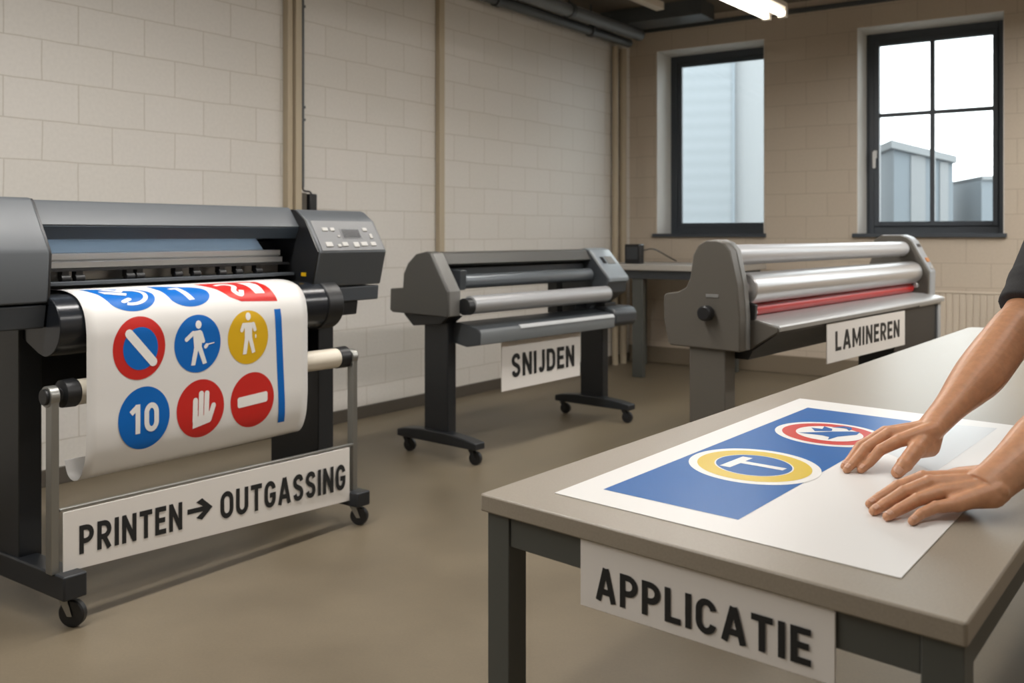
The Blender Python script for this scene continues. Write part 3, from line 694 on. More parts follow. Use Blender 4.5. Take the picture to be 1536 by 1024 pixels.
bm = prism(B(), [(0.056, 0.935), (0.054, 0.967), (0.216, 1.150), (0.26, 1.161), (0.30, 1.155), (0.30, 1.10), (0.12, 0.935)], 1.375, 1.605); RB = obj('right_panel', bm, M['cutter_blue'], C_, bevel=0.008)
def slope_box(bm, x0, x1, t0, t1, h):
    a, b = Vector((0, 0.054, 0.967)), Vector((0, 0.216, 1.150)); d = b-a; n = Vector((0, -d.z, d.y)).normalized(); vs = []
    for hh in (-0.002, h):
        for x, w in ((x0, t0), (x1, t0), (x1, t1), (x0, t1)):
            p = a + d*w + n*hh; vs.append(bm.verts.new((x, p.y, p.z)))
    for f in ((3,2,1,0),(4,5,6,7),(0,1,5,4),(1,2,6,5),(2,3,7,6),(3,0,4,7)): bm.faces.new([vs[i] for i in f])
bm = B(); slope_box(bm, 1.42, 1.455, 0.5, 0.72, 0.004); obj('display', bm, M['blackgloss'], RB)
bm = B(); slope_box(bm, 1.475, 1.56, 0.48, 0.74, 0.003); obj('keypad', bm, M['cutter_band'], RB, bevel=0.001)
bm = prism(B(), [(0.20, 1.085), (0.235, 1.145), (0.26, 1.155), (0.355, 1.14), (0.44, 1.05), (0.44, 0.96), (0.41, 0.96), (0.41, 1.04), (0.25, 1.072)], 0.0, 1.366); obj('top_cover', bm, M['cutter'], C_, bevel=0.004)
bm = box(B(), 0.0, 1.366, 0.26, 0.40, 1.0, 1.06); obj('carriage_rail', bm, M['cutter_dark'], C_)
bm = lathe(B(), (0.10, 0.20, 0.985), (1, 0, 0), [(0, 0.03), (0.002, 0.042), (1.235, 0.042), (1.24, 0.03)]); obj('drive_roller', bm, M['roller_dark'], C_)
bm = B(); prism(bm, [(0.16, 0.94), (0.15, 1.05), (0.3, 1.06), (0.3, 0.94)], 0.05, 0.1); obj('roller_bracket', bm, M['cutter_dark'], C_, bevel=0.004)
bm = lathe(B(), (0.04, 0.075, 0.862), (1, 0, 0), [(0, 0.045), (0.003, 0.051), (1.295, 0.051), (1.32, 0.051), (1.325, 0.045)], 36); obj('media_roller', bm, M['roller'], C_)
bm = lathe(B(), (-0.01, 0.075, 0.855), (1, 0, 0), [(0, 0.02), (0.004, 0.046), (0.05, 0.047), (0.053, 0.03)]); obj('roller_cap', bm, M['black'], C_)
bm = lathe(B(), (1.352, 0.075, 0.862), (1, 0, 0), [(0, 0.03), (0.03, 0.03), (0.032, 0.02)]); obj('roller_cap', bm, M['handle'], C_)
bm = B(); box(bm, 1.37, 1.5, 0.09, 0.40, 0.74, 0.80); box(bm, 1.10, 1.16, 0.28, 0.36, 0.74, 0.98); box(bm, 1.25, 1.5, 0.24, 0.42, 0.70, 0.86); obj('right_bracket', bm, M['black'], C_, bevel=0.004)
tr = [(0.0, 0.645), (-0.004, 0.712), (0.006, 0.728), (0.03, 0.738), (0.16, 0.762), (0.30, 0.745), (0.30, 0.70), (0.2, 0.645), (0.1, 0.628)]
bm = prism(B(), tr, 0.042, 1.345); obj('catch_tray', bm, M['cutter_dark'], C_, bevel=0.004)
bm = prism(B(), [(-0.0025, 0.648), (-0.006, 0.712), (0.004, 0.729), (0.012, 0.725), (0.012, 0.648)], 0.046, 1.344); obj('front_plate', bm, M['tray_face'], C_)
bm = prism(B(), [(-0.0085, 0.7125), (-0.008, 0.718), (0.003, 0.7325), (0.01, 0.7335), (0.01, 0.71)], 0.385, 1.34); obj('light_strip', bm, M['strip'], C_)  # pale strip imitates the highlight along the tray's front edge
bm = prism(B(), [(-0.012, 0.67), (-0.014, 0.735), (0.004, 0.762), (0.04, 0.775), (0.20, 0.775), (0.20, 0.65), (0.02, 0.645)], 1.347, 1.60); obj('tray_end_cap', bm, M['cutter_dark'], C_, bevel=0.012)
for x, zt in ((-0.005, 0.79), (1.50, 0.72)):
    bm = box(B(), x, x+0.07, 0.20, 0.385, 0.14, zt); obj('leg', bm, M['blackmetal'], C_, bevel=0.006)
for x in (0.0, 1.495):
    bm = prism(B(), [(-0.04, 0.088), (-0.04, 0.125), (0.05, 0.140), (0.19, 0.152), (0.39, 0.152), (0.52, 0.14), (0.575, 0.128), (0.575, 0.088)], x-0.04, x+0.04); obj('foot', bm, M['blackmetal'], C_, bevel=0.006)
    caster(C_, x, 0.02, 0.037, 0.09, 0.3, False); caster(C_, x, 0.535, 0.037, 0.09, 0.3, False)
sign('process_sign', 'small white sign reading SNIJDEN hanging under the cutting machine', CF, (0.288, 0.353), (1.044, 0.361), (0.288, 0.655), (1.044, 0.65), 0.055,
     [('SNIJDEN', 0.115, 0.915, 0.235, 0.69, 0.14)])

# ------------------------------------------------------------------ the laminator
LF = ((0.976, 4.0, 0), rz_of(40))
A_ = thing('laminator', 'olive grey roll laminator with silver rollers and one red roller', 'laminator', *LF)
lh = [(0.0, 0.745), (0.0, 0.90), (0.012, 1.03), (0.045, 1.18), (0.075, 1.215), (0.11, 1.226), (0.16, 1.226), (0.20, 1.205), (0.225, 1.16), (0.24, 1.06), (0.262, 1.015), (0.30, 0.995), (0.365, 0.985), (0.375, 0.972), (0.375, 0.87), (0.352, 0.765), (0.34, 0.752)]
bm = prism(B(), lh, 0.0, 0.06); obj('left_head', bm, M['lam'], A_, bevel=0.006)
bm = prism(B(), [(y-0.003, z+0.002) for y, z in lh[:9]] + [(0.2, 0.8), (0.1, 0.745)], 0.055, 0.10); obj('left_trim_band', bm, M['lam_band'], A_, bevel=0.005)
bm = box(B(), -0.003, 0.0005, 0.10, 0.16, 0.975, 0.99); obj('head_ledge', bm, M['lam_band'], A_, bevel=0.001)
bm = lathe(B(), (-0.055, 0.145, 0.908), (1, 0, 0), [(0, 0.026), (0.006, 0.033), (0.038, 0.034), (0.042, 0.018), (0.056, 0.018)], 24); obj('side_knob', bm, M['black'], A_)
rh = [(-0.05, 0.80), (-0.055, 1.015), (0.05, 1.205), (0.08, 1.232), (0.12, 1.246), (0.24, 1.246), (0.285, 1.22), (0.30, 1.1), (0.34, 1.0), (0.34, 0.80)]
bm = prism(B(), rh, 2.5, 2.53); obj('right_head', bm, M['lam'], A_, bevel=0.004)
bm = prism(B(), [(y-0.004 if y < 0.2 else y, z+0.004) for y, z in rh], 2.53, 2.64); RHB = obj('right_panel', bm, M['lam_light'], A_, bevel=0.008)
def lslope(bm, x0, x1, t0, t1, h):
    a, b = Vector((0, -0.059, 1.019)), Vector((0, 0.046, 1.209)); d = b-a; n = Vector((0, -d.z, d.y)).normalized(); vs = []
    for hh in (-0.002, h):
        for x, w in ((x0, t0), (x1, t0), (x1, t1), (x0, t1)):
            p = a + d*w + n*hh; vs.append(bm.verts.new((x, p.y, p.z)))
    for f in ((3,2,1,0),(4,5,6,7),(0,1,5,4),(1,2,6,5),(2,3,7,6),(3,0,4,7)): bm.faces.new([vs[i] for i in f])
bm = B(); lslope(bm, 2.55, 2.61, 0.80, 0.90, 0.004); obj('display', bm, M['blackgloss'], RHB)
bm = B(); lslope(bm, 2.56, 2.61, 0.30, 0.44, 0.008); obj('stop_button', bm, mat('orange_button', srgb(198, 128, 66), 0.4), RHB, bevel=0.003)
bm = B(); lslope(bm, 2.56, 2.61, 0.08, 0.18, 0.006); obj('button', bm, M['button'], RHB, bevel=0.003)
bm = lathe(B(), (2.478, 0.02, 0.93), (1, 0, 0), [(0, 0.012), (0.004, 0.016), (0.023, 0.016)]); obj('bolt', bm, M['alu'], A_)
def roller(name, y, z, r, m, x0=0.10, x1=2.5):
    bm = lathe(B(), (x0, y, z), (1, 0, 0), [(0, r*0.5), (0.02, r*0.5), (0.02, r-0.006), (0.026, r), (x1-x0-0.026, r), (x1-x0-0.02, r-0.006), (x1-x0-0.02, r*0.5), (x1-x0, r*0.5)], 40)
    return obj(name, bm, M[m], A_)
roller('film_roller', 0.10, 1.16, 0.046, 'lroller'); roller('pressure_roller', 0.045, 1.012, 0.07, 'proller'); roller('red_roller', 0.055, 0.913, 0.029, 'redroller')
bm = prism(B(), [(-0.02, 0.875), (-0.025, 0.945), (0.01, 0.955), (0.06, 0.945), (0.06, 0.875)], 0.10, 0.125); obj('roller_bracket', bm, M['black'], A_, bevel=0.004)
bm = lathe(B(), (0.128, -0.01, 0.912), (-1, 0, 0), [(0, 0.012), (0.012, 0.012), (0.016, 0.008)]); obj('bolt', bm, M['handle'], A_)
bm = prism(B(), [(-0.13, 0.832), (-0.135, 0.852), (-0.128, 0.860), (-0.02, 0.882), (0.12, 0.886), (0.12, 0.872), (-0.02, 0.866), (-0.11, 0.842)], 0.11, 2.56); obj('feed_table', bm, M['alu'], A_, bevel=0.002)
bm = prism(B(), [(-0.128, 0.832), (-0.128, 0.85), (-0.02, 0.88), (0.1, 0.88), (0.1, 0.74), (0.0, 0.75)], 0.1, 0.125); obj('table_bracket', bm, M['lam'], A_, bevel=0.004)
bm = prism(B(), [(-0.112, 0.82), (-0.112, 0.842), (0.0, 0.866), (0.3, 0.866), (0.3, 0.70), (0.02, 0.70), (0.0, 0.74)], 0.125, 2.5); obj('front_beam', bm, M['black'], A_)
bm = box(B(), 1.7, 2.5, -0.10, 0.10, 0.50, 0.83); obj('side_housing', bm, M['black'], A_)
bm = box(B(), 2.5, 2.555, -0.112, 0.06, 0.06, 0.835); obj('side_plate', bm, M['lam_light'], A_, bevel=0.004)
bm = box(B(), 2.1, 2.5, -0.118, -0.112, 0.822, 0.842); obj('beam_trim', bm, M['alu'], A_)
for x in (0.02, 2.5):
    bm = box(B(), x, x+0.10, 0.08, 0.255, 0.06, 0.78); obj('leg', bm, M['lam_band'] if x > 1 else M['lam'], A_, bevel=0.006)
    bm = box(B(), x-0.01, x+0.11, -0.05, 0.5, 0.0, 0.07); obj('foot', bm, M['blackmetal'], A_, bevel=0.008)
bm = box(B(), 0.12, 2.5, 0.14, 0.2, 0.16, 0.26); obj('stretcher', bm, M['black'], A_)
sign('process_sign', 'white sign reading LAMINEREN fixed to the front of the laminator', LF, (0.665, 0.636), (1.82, 0.624), (0.665, 0.826), (1.82, 0.818), -0.1205,
     [('LAMINEREN', 0.09, 0.915, 0.275, 0.775, 0.14)])

# ------------------------------------------------------------------ the work table in front
TA = ((-0.056, 1.624, 0), rz_of(132.965))
kx = -0.325/3.719                                  # the long sides lean a little off square
T_ = thing('work_table', 'large grey-brown work table in front with a sheet of sign prints on it', 'table', *TA)
Lw, Ld, ht = 0.797, 3.719, 0.80
def tq(bm, x0, x1, y0, y1, z0, z1):
    prism(bm, [(x0+kx*y0, y0), (x1+kx*y0, y0), (x1+kx*y1, y1), (x0+kx*y1, y1)], z0, z1, 'z'); return bm
def rounded():
    pts = []
    R_ = 0.06
    for (cx, cy, a0, r_) in ((0.006, 0.006, 180, 0.006), (Lw-0.006, 0.006, 270, 0.006), (Lw-R_, Ld-R_, 0, R_), (R_, Ld-R_, 90, R_)):
        for k in range(7):
            a = radians(a0 + 15*k); x, y = cx + r_*cos(a), cy + r_*sin(a); pts.append((x + kx*y, y))
    return pts
bm = prism(B(), rounded(), ht-0.03, ht, 'z'); obj('tabletop', bm, M['tabletop'], T_, bevel=0.003)
for x, y in ((0.012, 0.008), (0.742, 0.008), (0.012, Ld-0.075), (0.742, Ld-0.075)):
    bm = tq(B(), x, x+0.05, y, y+0.05, 0, ht-0.03); obj('leg', bm, M['tableleg'], T_, bevel=0.002)
for a in ((0.062, 0.742, 0.012, 0.045), (0.062, 0.742, Ld-0.06, Ld-0.03), (0.016, 0.05, 0.058, Ld-0.075), (0.75, 0.785, 0.058, Ld-0.075)):
    bm = tq(B(), *a, ht-0.082, ht-0.03); obj('apron', bm, M['tableleg'], T_, bevel=0.002)
sign('process_sign', 'white sign reading APPLICATIE on the front edge of the work table', TA, (0.219, 0.664), (0.636, 0.672), (0.219, 0.7695), (0.636, 0.7695), 0.006,
     [('APPLICATIE', 0.075, 0.925, 0.16, 0.655, 0.13)])

# sheet of sign prints on the table
Z = ht + 0.0004
NL, FL, NR = Vector((0.074, 1.624)), Vector((0.79, 2.561)), Vector((0.509, 1.221))
FR = FL + NR - NL
TS = thing('print_sheet', 'white sheet with a blue panel and two round signs lying on the work table', 'printed sheet')
bm = prism(B(), [tuple(NL), tuple(NR), tuple(FR), tuple(FL)], Z, Z+0.001, 'z'); obj('backing', bm, M['paper'], TS)
flat = lambda a, b, l: (a, b, Z + 0.001 + l)
bNL, bFL, bNR = Vector((0.161, 1.645)), Vector((0.768, 2.423)), Vector((0.356, 1.469)); bFR = bFL + bNR - bNL
M['blue_t'] = mat('gloss_blue', srgb(0, 90, 162), 0.33, spec=0.25, bump=0.10, bscale=420)
M['white_t'] = mat('gloss_white', srgb(232, 230, 226), 0.32); M['red_t'] = mat('gloss_red', srgb(200, 48, 38), 0.32); M['yel_t'] = mat('gloss_yellow', srgb(214, 184, 40), 0.32, bump=0.06, bscale=420)
M['film'] = mat('grey_film', srgb(196, 198, 200), 0.35)
decal('blue_panel', [[tuple(bNL), tuple(bNR), tuple(bFR), tuple(bFL)]], flat, M['blue_t'], TS, 0.0003)
# pale grey film panel right of the blue
fA = Vector((0.845, 2.098)) ; fB = bFR; fC = Vector((1.126, 2.165)); fD = Vector((0.80, 1.765)); fE = bFR + (bNR-bFR)*0.34
decal('grey_panel', [[tuple(fE), tuple(fD), tuple(fC), tuple(bFR)]], flat, M['film'], TS, 0.0002)
c1, c2 = (0.470, 1.815), (0.7145, 2.1025)
def ring(c, rx, ry, m, l): decal('round_sign_print', ell(c[0], c[1], rx, ry, 72), flat, M[m], TS, l)
ring(c1, 0.1235, 0.143, 'white_t', 0.0006); ring(c1, 0.107, 0.124, 'yel_t', 0.0009); ring(c1, 0.074, 0.086, 'white_t', 0.0011); ring(c1, 0.071, 0.083, 'blue_t', 0.0013)
decal('round_sign_print', ribbon([(0.411, 1.803), (0.474, 1.876)], 0.022) + ribbon([(0.4480, 1.842), (0.520, 1.779)], 0.020), flat, M['white_t'], TS, 0.0016)
ring(c2, 0.1165, 0.133, 'white_t', 0.0006); ring(c2, 0.101, 0.115, 'red_t', 0.0009); ring(c2, 0.071, 0.081, 'white_t', 0.0012)
fig = [[(0.6466, 2.1108), (0.6938, 2.1156), (0.7018, 2.0643), (0.692, 2.0827)], [(0.6938, 2.1156), (0.730, 2.122), (0.769, 2.122), (0.7892, 2.1156), (0.7712, 2.0873), (0.7222, 2.0689), (0.6892, 2.0374), (0.7018, 2.0643)],
       [(0.690, 2.127), (0.6942, 2.1644), (0.715, 2.150), (0.7294, 2.1795), (0.738, 2.150), (0.729, 2.128)], [(0.742, 2.168), (0.7765, 2.1795), (0.7877, 2.1644), (0.779, 2.140), (0.769, 2.130), (0.772, 2.158)]]
decal('round_sign_print', fig, flat, M['blue_t'], TS, 0.0016)

# ------------------------------------------------------------------ the person
def ball(bm, c, r, n=2):
    bmesh.ops.create_icosphere(bm, subdivisions=n, radius=r, matrix=Matrix.Translation(Vector(c)))
def bone(bm, a, b, ra, rb, n=16, flat_end=False):
    a, b = Vector(a), Vector(b)
    cyl(bm, a, b, ra, rb, n)
    if not flat_end: ball(bm, a, ra); ball(bm, b, rb)
def chain(bm, pts, rs, n=16):
    for (p, q), (r, s) in zip(zip(pts, pts[1:]), zip(rs, rs[1:])): bone(bm, p, q, r, s, n)
def ellip(bm, c, rad, rot=None):
    mtx = Matrix.Translation(Vector(c)) @ (rot.to_4x4() if rot else Matrix.Identity(4)) @ Matrix.Diagonal((*rad, 1))
    bmesh.ops.create_icosphere(bm, subdivisions=3, radius=1, matrix=mtx)
def fuse(bm, voxel, smooth, factor=0.5):
    me = bpy.data.meshes.new('tmp'); bm.to_mesh(me); bm.free()
    o = bpy.data.objects.new('tmp', me); COL.objects.link(o)
    m1 = o.modifiers.new('r', 'REMESH'); m1.mode = 'VOXEL'; m1.voxel_size = voxel; m1.adaptivity = 0
    if smooth:
        m2 = o.modifiers.new('s', 'SMOOTH'); m2.factor = factor; m2.iterations = smooth
    dg = bpy.context.evaluated_depsgraph_get(); ev = o.evaluated_get(dg)
    out = bpy.data.meshes.new_from_object(ev)
    bpy.data.objects.remove(o); bpy.data.meshes.remove(me)
    return out

person = thing('person', 'person in a charcoal short sleeved top pressing a print flat with both hands', 'person', (1.5, 2.1, 0))
inv = Matrix.Translation((-1.5, -2.1, 0))
def attach(me, name, m, parent):
    me.transform(inv); me.name = name; me.materials.clear(); me.materials.append(m); me.shade_smooth()
    o = bpy.data.objects.new(name, me); COL.objects.link(o); o.parent = parent
    return o

# right hand (further): joints in the room
RHAND = dict(
    index=[(0.732, 1.767, 0.860), (0.6955, 1.764, 0.843), (0.678, 1.768, 0.820), (0.6585, 1.758, 0.8085)],
    middle=[(0.724, 1.794, 0.867), (0.676, 1.786, 0.841), (0.649, 1.772, 0.819), (0.632, 1.760, 0.8085)],
    ring=[(0.726, 1.820, 0.864), (0.6775, 1.817, 0.838), (0.656, 1.804, 0.818), (0.6365, 1.786, 0.8085)],
    little=[(0.738, 1.845, 0.855), (0.702, 1.848, 0.834), (0.686, 1.846, 0.818), (0.672, 1.840, 0.8080)],
    thumb=[(0.790, 1.775, 0.868), (0.757, 1.745, 0.850), (0.727, 1.727, 0.826), (0.7105, 1.722, 0.8115)])
RW = (0.811, 1.793, 0.885)
LHAND = dict(
    little=[(0.6990, 1.469, 0.826), (0.6670, 1.470, 0.821), (0.6390, 1.460, 0.813), (0.6185, 1.441, 0.8085)],
    ring=[(0.690, 1.497, 0.837), (0.6460, 1.489, 0.827), (0.6130, 1.480, 0.814), (0.5890, 1.463, 0.8090)],
    middle=[(0.677, 1.516, 0.846), (0.6340, 1.512, 0.832), (0.6010, 1.506, 0.815), (0.5800, 1.494, 0.8090)],
    index=[(0.678, 1.542, 0.847), (0.6390, 1.547, 0.832), (0.6080, 1.543, 0.815), (0.5890, 1.533, 0.8090)],
    thumb=[(0.740, 1.545, 0.845), (0.706, 1.568, 0.830), (0.676, 1.580, 0.816), (0.655, 1.583, 0.8105)])
LWr = (0.774, 1.495, 0.856)
FR_ = dict(index=[.0125, .0105, .0092, .0076], middle=[.0128, .0108, .0094, .0078], ring=[.0122, .0102, .0088, .0074], little=[.0112, .0092, .0080, .0068], thumb=[.0175, .0158, .0140, .0112])
def hand(bm, H, W, elbow, k):
    W = Vector(W); E = Vector(elbow); ax = (W-E).normalized()
    for f, pts in H.items():
        rs = [r*k for r in FR_[f]]; chain(bm, pts, rs, 14)
        if f != 'thumb':
            for i in (1, 2): ball(bm, Vector(pts[i]) + Vector((0.001, 0, 0.0012)), rs[i]*1.05)      # knuckle swell
            ball(bm, Vector(pts[0]) + Vector((0.002, 0, 0.001)), rs[0]*1.08)
            tip = Vector(pts[3]); d = (tip-Vector(pts[2])).normalized(); ball(bm, tip + d*0.003, rs[3]*0.93)
        else:
            ball(bm, pts[1], rs[1]*1.06); ball(bm, pts[2], rs[2]*1.08)
    # palm: metacarpals from the carpus to each knuckle, webbed together
    across = (Vector(H['index'][0]) - Vector(H['little'][0])).normalized()
    carp = {'index': 0.016, 'middle': 0.006, 'ring': -0.006, 'little': -0.016}
    roots = {}
    for f, off in carp.items():
        c = W + across*off*k + ax*0.014; roots[f] = c; p = Vector(H[f][0])
        bone(bm, c, p, 0.0172*k, 0.0125*k, 14)
    fs = ['index', 'middle', 'ring', 'little']
    for a, b in zip(fs, fs[1:]):
        pa_, pb_ = Vector(H[a][0]), Vector(H[b][0]); mid = (pa_+pb_)/2; c = (roots[a]+roots[b])/2
        bone(bm, c, mid + (c-mid)*0.10 - Vector((0, 0, 0.004)), 0.018*k, 0.0105*k, 14)
    dors = across.cross(ax); dors = dors if dors.z > 0 else -dors
    for f in fs:                                                                       # tendons on the back of the hand
        p = Vector(H[f][0]); bone(bm, roots[f] + (p-roots[f])*0.25 + dors*0.0135*k, p + dors*0.0095*k, 0.0038*k, 0.0042*k, 10)
    th = Vector(H['thumb'][0]); ti = Vector(H['thumb'][1])
    bone(bm, W + across*0.012*k, th, 0.02*k, 0.0195*k, 14); bone(bm, th, ti, 0.0195*k, 0.0150*k, 14)
    pi_ = Vector(H['index'][0]); bone(bm, th, pi_ + (W-pi_)*0.45 - Vector((0, 0, 0.006)), 0.016*k, 0.013*k, 14)
    tb = (th + W)/2 + (ti - W)*0.14 + across*0.004 - Vector((0, 0, 0.024))                 # ball of the thumb
    bone(bm, tb, ti - Vector((0, 0, 0.004)), 0.0195*k, 0.0145*k, 14); bone(bm, tb, W - Vector((0, 0, 0.004)), 0.0195*k, 0.020*k, 14)
    li = Vector(H['little'][0]); bone(bm, W - across*0.013*k + ax*0.022 - Vector((0, 0, 0.006)), li + (W-li)*0.3 - Vector((0, 0, 0.006)), 0.0185*k, 0.0125*k, 14)   # heel of the hand
def arm(bm, W, fore, E, mid, S, across, k, rw):
    """one lofted tube: flattened wrist, full forearm, elbow, upper arm"""
    W, fore, E, mid, S = map(Vector, (W, fore, E, mid, S)); ac = Vector(across).normalized(); ax = (W-fore).normalized()
    keys = [(W + ax*0.030, rw*1.02, rw*0.66), (W + ax*0.012, rw*1.02, rw*0.76), (W, rw*1.0, rw*0.80), (W + (fore-W)*0.35, rw*1.12, rw*0.96), (W + (fore-W)*0.72, rw*1.45*k, rw*1.34*k), (fore, 0.0505*k, 0.0465*k),
            (fore + (E-fore)*0.6, 0.0505*k, 0.0475*k), (E + (mid-E)*0.15, 0.0475*k, 0.0475*k), (mid, 0.0505*k, 0.0505*k), (S, 0.058*k, 0.058*k)]
    path = catmull([(*p, a, b) for p, a, b in keys], 6); n = 28; rings = []
    for q, p in enumerate(path):
        c = Vector(p[:3]); d = (Vector(path[min(q+1, len(path)-1)][:3]) - Vector(path[max(q-1, 0)][:3])).normalized()
        u = (ac - d*ac.dot(d)).normalized(); v = d.cross(u)
        rings.append([bm.verts.new(c + u*cos(2*pi*t/n)*p[3] + v*sin(2*pi*t/n)*p[4]) for t in range(n)])
    for R_, S_ in zip(rings, rings[1:]):
        for t in range(n): bm.faces.new((R_[t], R_[(t+1) % n], S_[(t+1) % n], S_[t]))
    bm.faces.new(rings[0][::-1]); bm.faces.new(rings[-1])

RE, RF, RM, RS = (1.035, 1.955, 1.030), (0.945, 1.885, 0.968), (1.137, 2.03, 1.10), (1.30, 2.13, 1.33)
LE, LFo, LM, LS = (1.03, 1.625, 0.975), (0.905, 1.565, 0.918), (1.16, 1.69, 1.12), (1.395, 1.785, 1.335)
acr = Vector(RHAND['index'][0]) - Vector(RHAND['little'][0]); acl = Vector(LHAND['index'][0]) - Vector(LHAND['little'][0])
bm = B(); hand(bm, RHAND, RW, RF, 1.02); arm(bm, RW, RF, RE, RM, RS, (0.45, -0.85, 0.25), 1.0, 0.030); meR = fuse(bm, 0.0017, 10)
bm = B(); hand(bm, LHAND, LWr, LFo, 1.04); arm(bm, LWr, LFo, LE, LM, LS, (0.1, 0.75, 0.65), 0.94, 0.033); meL = fuse(bm, 0.0017, 10)
# trunk, head, legs
bm = B()
pel, chest, neck = (1.63, 2.10, 0.95), (1.38, 2.0, 1.30), (1.285, 1.935, 1.46)
lat = Vector((0.49, -0.87, 0)); fw_ = Vector((-0.87, -0.49, 0))
rotb = Matrix((lat, -fw_, Vector((0, 0, 1)))).transposed()
ellip(bm, pel, (0.165, 0.115, 0.13), rotb); ellip(bm, (1.51, 2.06, 1.12), (0.15, 0.105, 0.17), rotb); ellip(bm, chest, (0.175, 0.115, 0.17), rotb)
for s_ in (RS, LS): bone(bm, Vector(chest) + Vector((-0.03, -0.02, 0.09)), s_, 0.07, 0.058)
bone(bm, (1.33, 1.975, 1.38), neck, 0.065, 0.056); bone(bm, neck, (1.215, 1.89, 1.545), 0.056, 0.055)
hd = Vector((1.185, 1.865, 1.60)); tilt = Matrix.Rotation(radians(28), 3, lat)
hr_ = tilt @ rotb
ellip(bm, hd, (0.074, 0.096, 0.115), hr_); ellip(bm, hd + hr_ @ Vector((0, -0.03, -0.055)), (0.054, 0.066, 0.066), hr_)
hp = lambda x, y, z: hd + hr_ @ Vector((x, y, z))
bone(bm, hp(0, -0.090, 0.018), hp(0, -0.113, -0.022), 0.007, 0.013); bone(bm, hp(-0.03, -0.086, 0.028), hp(0.03, -0.086, 0.028), 0.009, 0.009)
bone(bm, hp(-0.018, -0.088, -0.058), hp(0.018, -0.088, -0.058), 0.008, 0.008); ellip(bm, hp(0, -0.08, -0.095), (0.022, 0.018, 0.016), hr_)
for s in (-1, 1): ellip(bm, hp(s*0.075, 0.01, -0.01), (0.011, 0.02, 0.032), hr_)
for s in (-1, 1):
    hip = Vector(pel) + lat*0.09*s + Vector((0, 0, -0.06)); kn = hip + Vector((0.0, 0.0, -0.39)) + fw_*0.03; an = Vector((hip.x+0.0, hip.y, 0.09)) - fw_*0.02
    chain(bm, [hip, kn, an], [0.085, 0.058, 0.042]); bone(bm, an, an + fw_*0.16 + Vector((0, 0, -0.05)), 0.036, 0.026)
meT = fuse(bm, 0.007, 4)
bm = B()
for me in (meT, meR, meL): bm.from_mesh(me)
body = bpy.data.meshes.new('body'); bm.to_mesh(body); bm.free()
BODY = attach(body, 'body', M['skin'], person)
for s in (-1, 1):
    bm = B(); ellip(bm, hp(s*0.031, -0.083, 0.008), (0.0125, 0.0105, 0.0085), hr_); e = obj('eye', bm, M['white'], person, smooth=60); e.data.transform(inv)
    bm = B(); ellip(bm, hp(s*0.031, -0.0915, 0.004), (0.0052, 0.0026, 0.0052), hr_); e2 = obj('iris', bm, M['ink'], e, smooth=60); e2.data.transform(inv)
    bm = B(); bone(bm, hp(s*0.017, -0.096, 0.030), hp(s*0.047, -0.086, 0.031), 0.004, 0.003); e = obj('eyebrow', bm, M['hair'], person, smooth=60); e.data.transform(inv)
bm = B(); ellip(bm, hp(0, -0.092, -0.060), (0.022, 0.010, 0.006), hr_); e = obj('lips', bm, mat('lips', srgb(160, 96, 82), 0.45), person, smooth=60); e.data.transform(inv)
# fingernails
def nail(pts, r, up, parent, k=1.0):
    a, b = Vector(pts[2]), Vector(pts[3]); d = (b-a).normalized(); u = Vector(up); u = (u - d*u.dot(d)).normalized(); s = d.cross(u)
    bm = B(); n, m_ = 6, 6; g = []
    for i in range(n+1):
        row = []
        for j in range(m_+1):
            t = i/n; ph = (j/m_-0.5)*1.5
            wv = 1.0 if t < 0.75 else sqrt(max(0, 1-((t-0.75)/0.27)**2)); ph *= max(wv, 0.25)
            rr = r*(1.055 - 0.16*t*t)
            p = b + d*(-0.0070 + 0.0115*t)*k + (u*cos(ph) + s*sin(ph))*rr
            row.append(bm.verts.new(p + Vector((-1.5, -2.1, 0))))
        g.append(row)
    for i in range(n):
        for j in range(m_): bm.faces.new((g[i][j], g[i][j+1], g[i+1][j+1], g[i+1][j]))
    o = obj('fingernail', bm, M['nail'], parent, smooth=60)
    md = o.modifiers.new('Solid', 'SOLIDIFY'); md.thickness = 0.0008; md.offset = -1
for f in ('index', 'middle', 'ring'): nail(RHAND[f], FR_[f][3]*1.04, (-0.25, -0.35, 0.9), BODY)
nail(RHAND['thumb'], FR_['thumb'][3]*1.1, (-0.3, -0.75, 0.65), BODY, 1.2)
for f in ('middle', 'ring', 'little', 'index'): nail(LHAND[f], FR_[f][3]*1.06, (-0.1, -0.45, 0.9), BODY)
# clothes, hair, shoes
def sleeve(bm, a, b, ra, rb):
    a, b = Vector(a), Vector(b)
    cyl(bm, a, b, ra, rb, 28); d = (b-a).normalized(); ball(bm, b, rb)
bm = B()
hemR = Vector(RM) + (Vector(RE)-Vector(RM))*0.2; hemL = Vector(LM)
sleeve(bm, hemR, Vector(RS), 0.062, 0.078); sleeve(bm, hemL, Vector(LS), 0.062, 0.078)
for hm, S in ((hemR, RS), (hemL, LS)):
    d = (Vector(S)-hm).normalized(); cyl(bm, hm - d*0.001, hm + d*0.024, 0.0645, 0.0645, 28); cyl(bm, hm + d*0.05, hm + d*0.075, 0.0662, 0.068, 28)
ellip(bm, (1.59, 2.09, 1.0), (0.18, 0.13, 0.12), rotb); ellip(bm, (1.51, 2.06, 1.12), (0.17, 0.125, 0.19), rotb); ellip(bm, chest, (0.195, 0.132, 0.17), rotb)
for s_ in (RS, LS): bone(bm, Vector(chest) + Vector((-0.03, -0.02, 0.07)), s_, 0.085, 0.076)
attach(fuse(bm, 0.0045, 3), 'shirt', M['sleeve'], person)
bm = B(); ellip(bm, pel, (0.178, 0.128, 0.13), rotb)
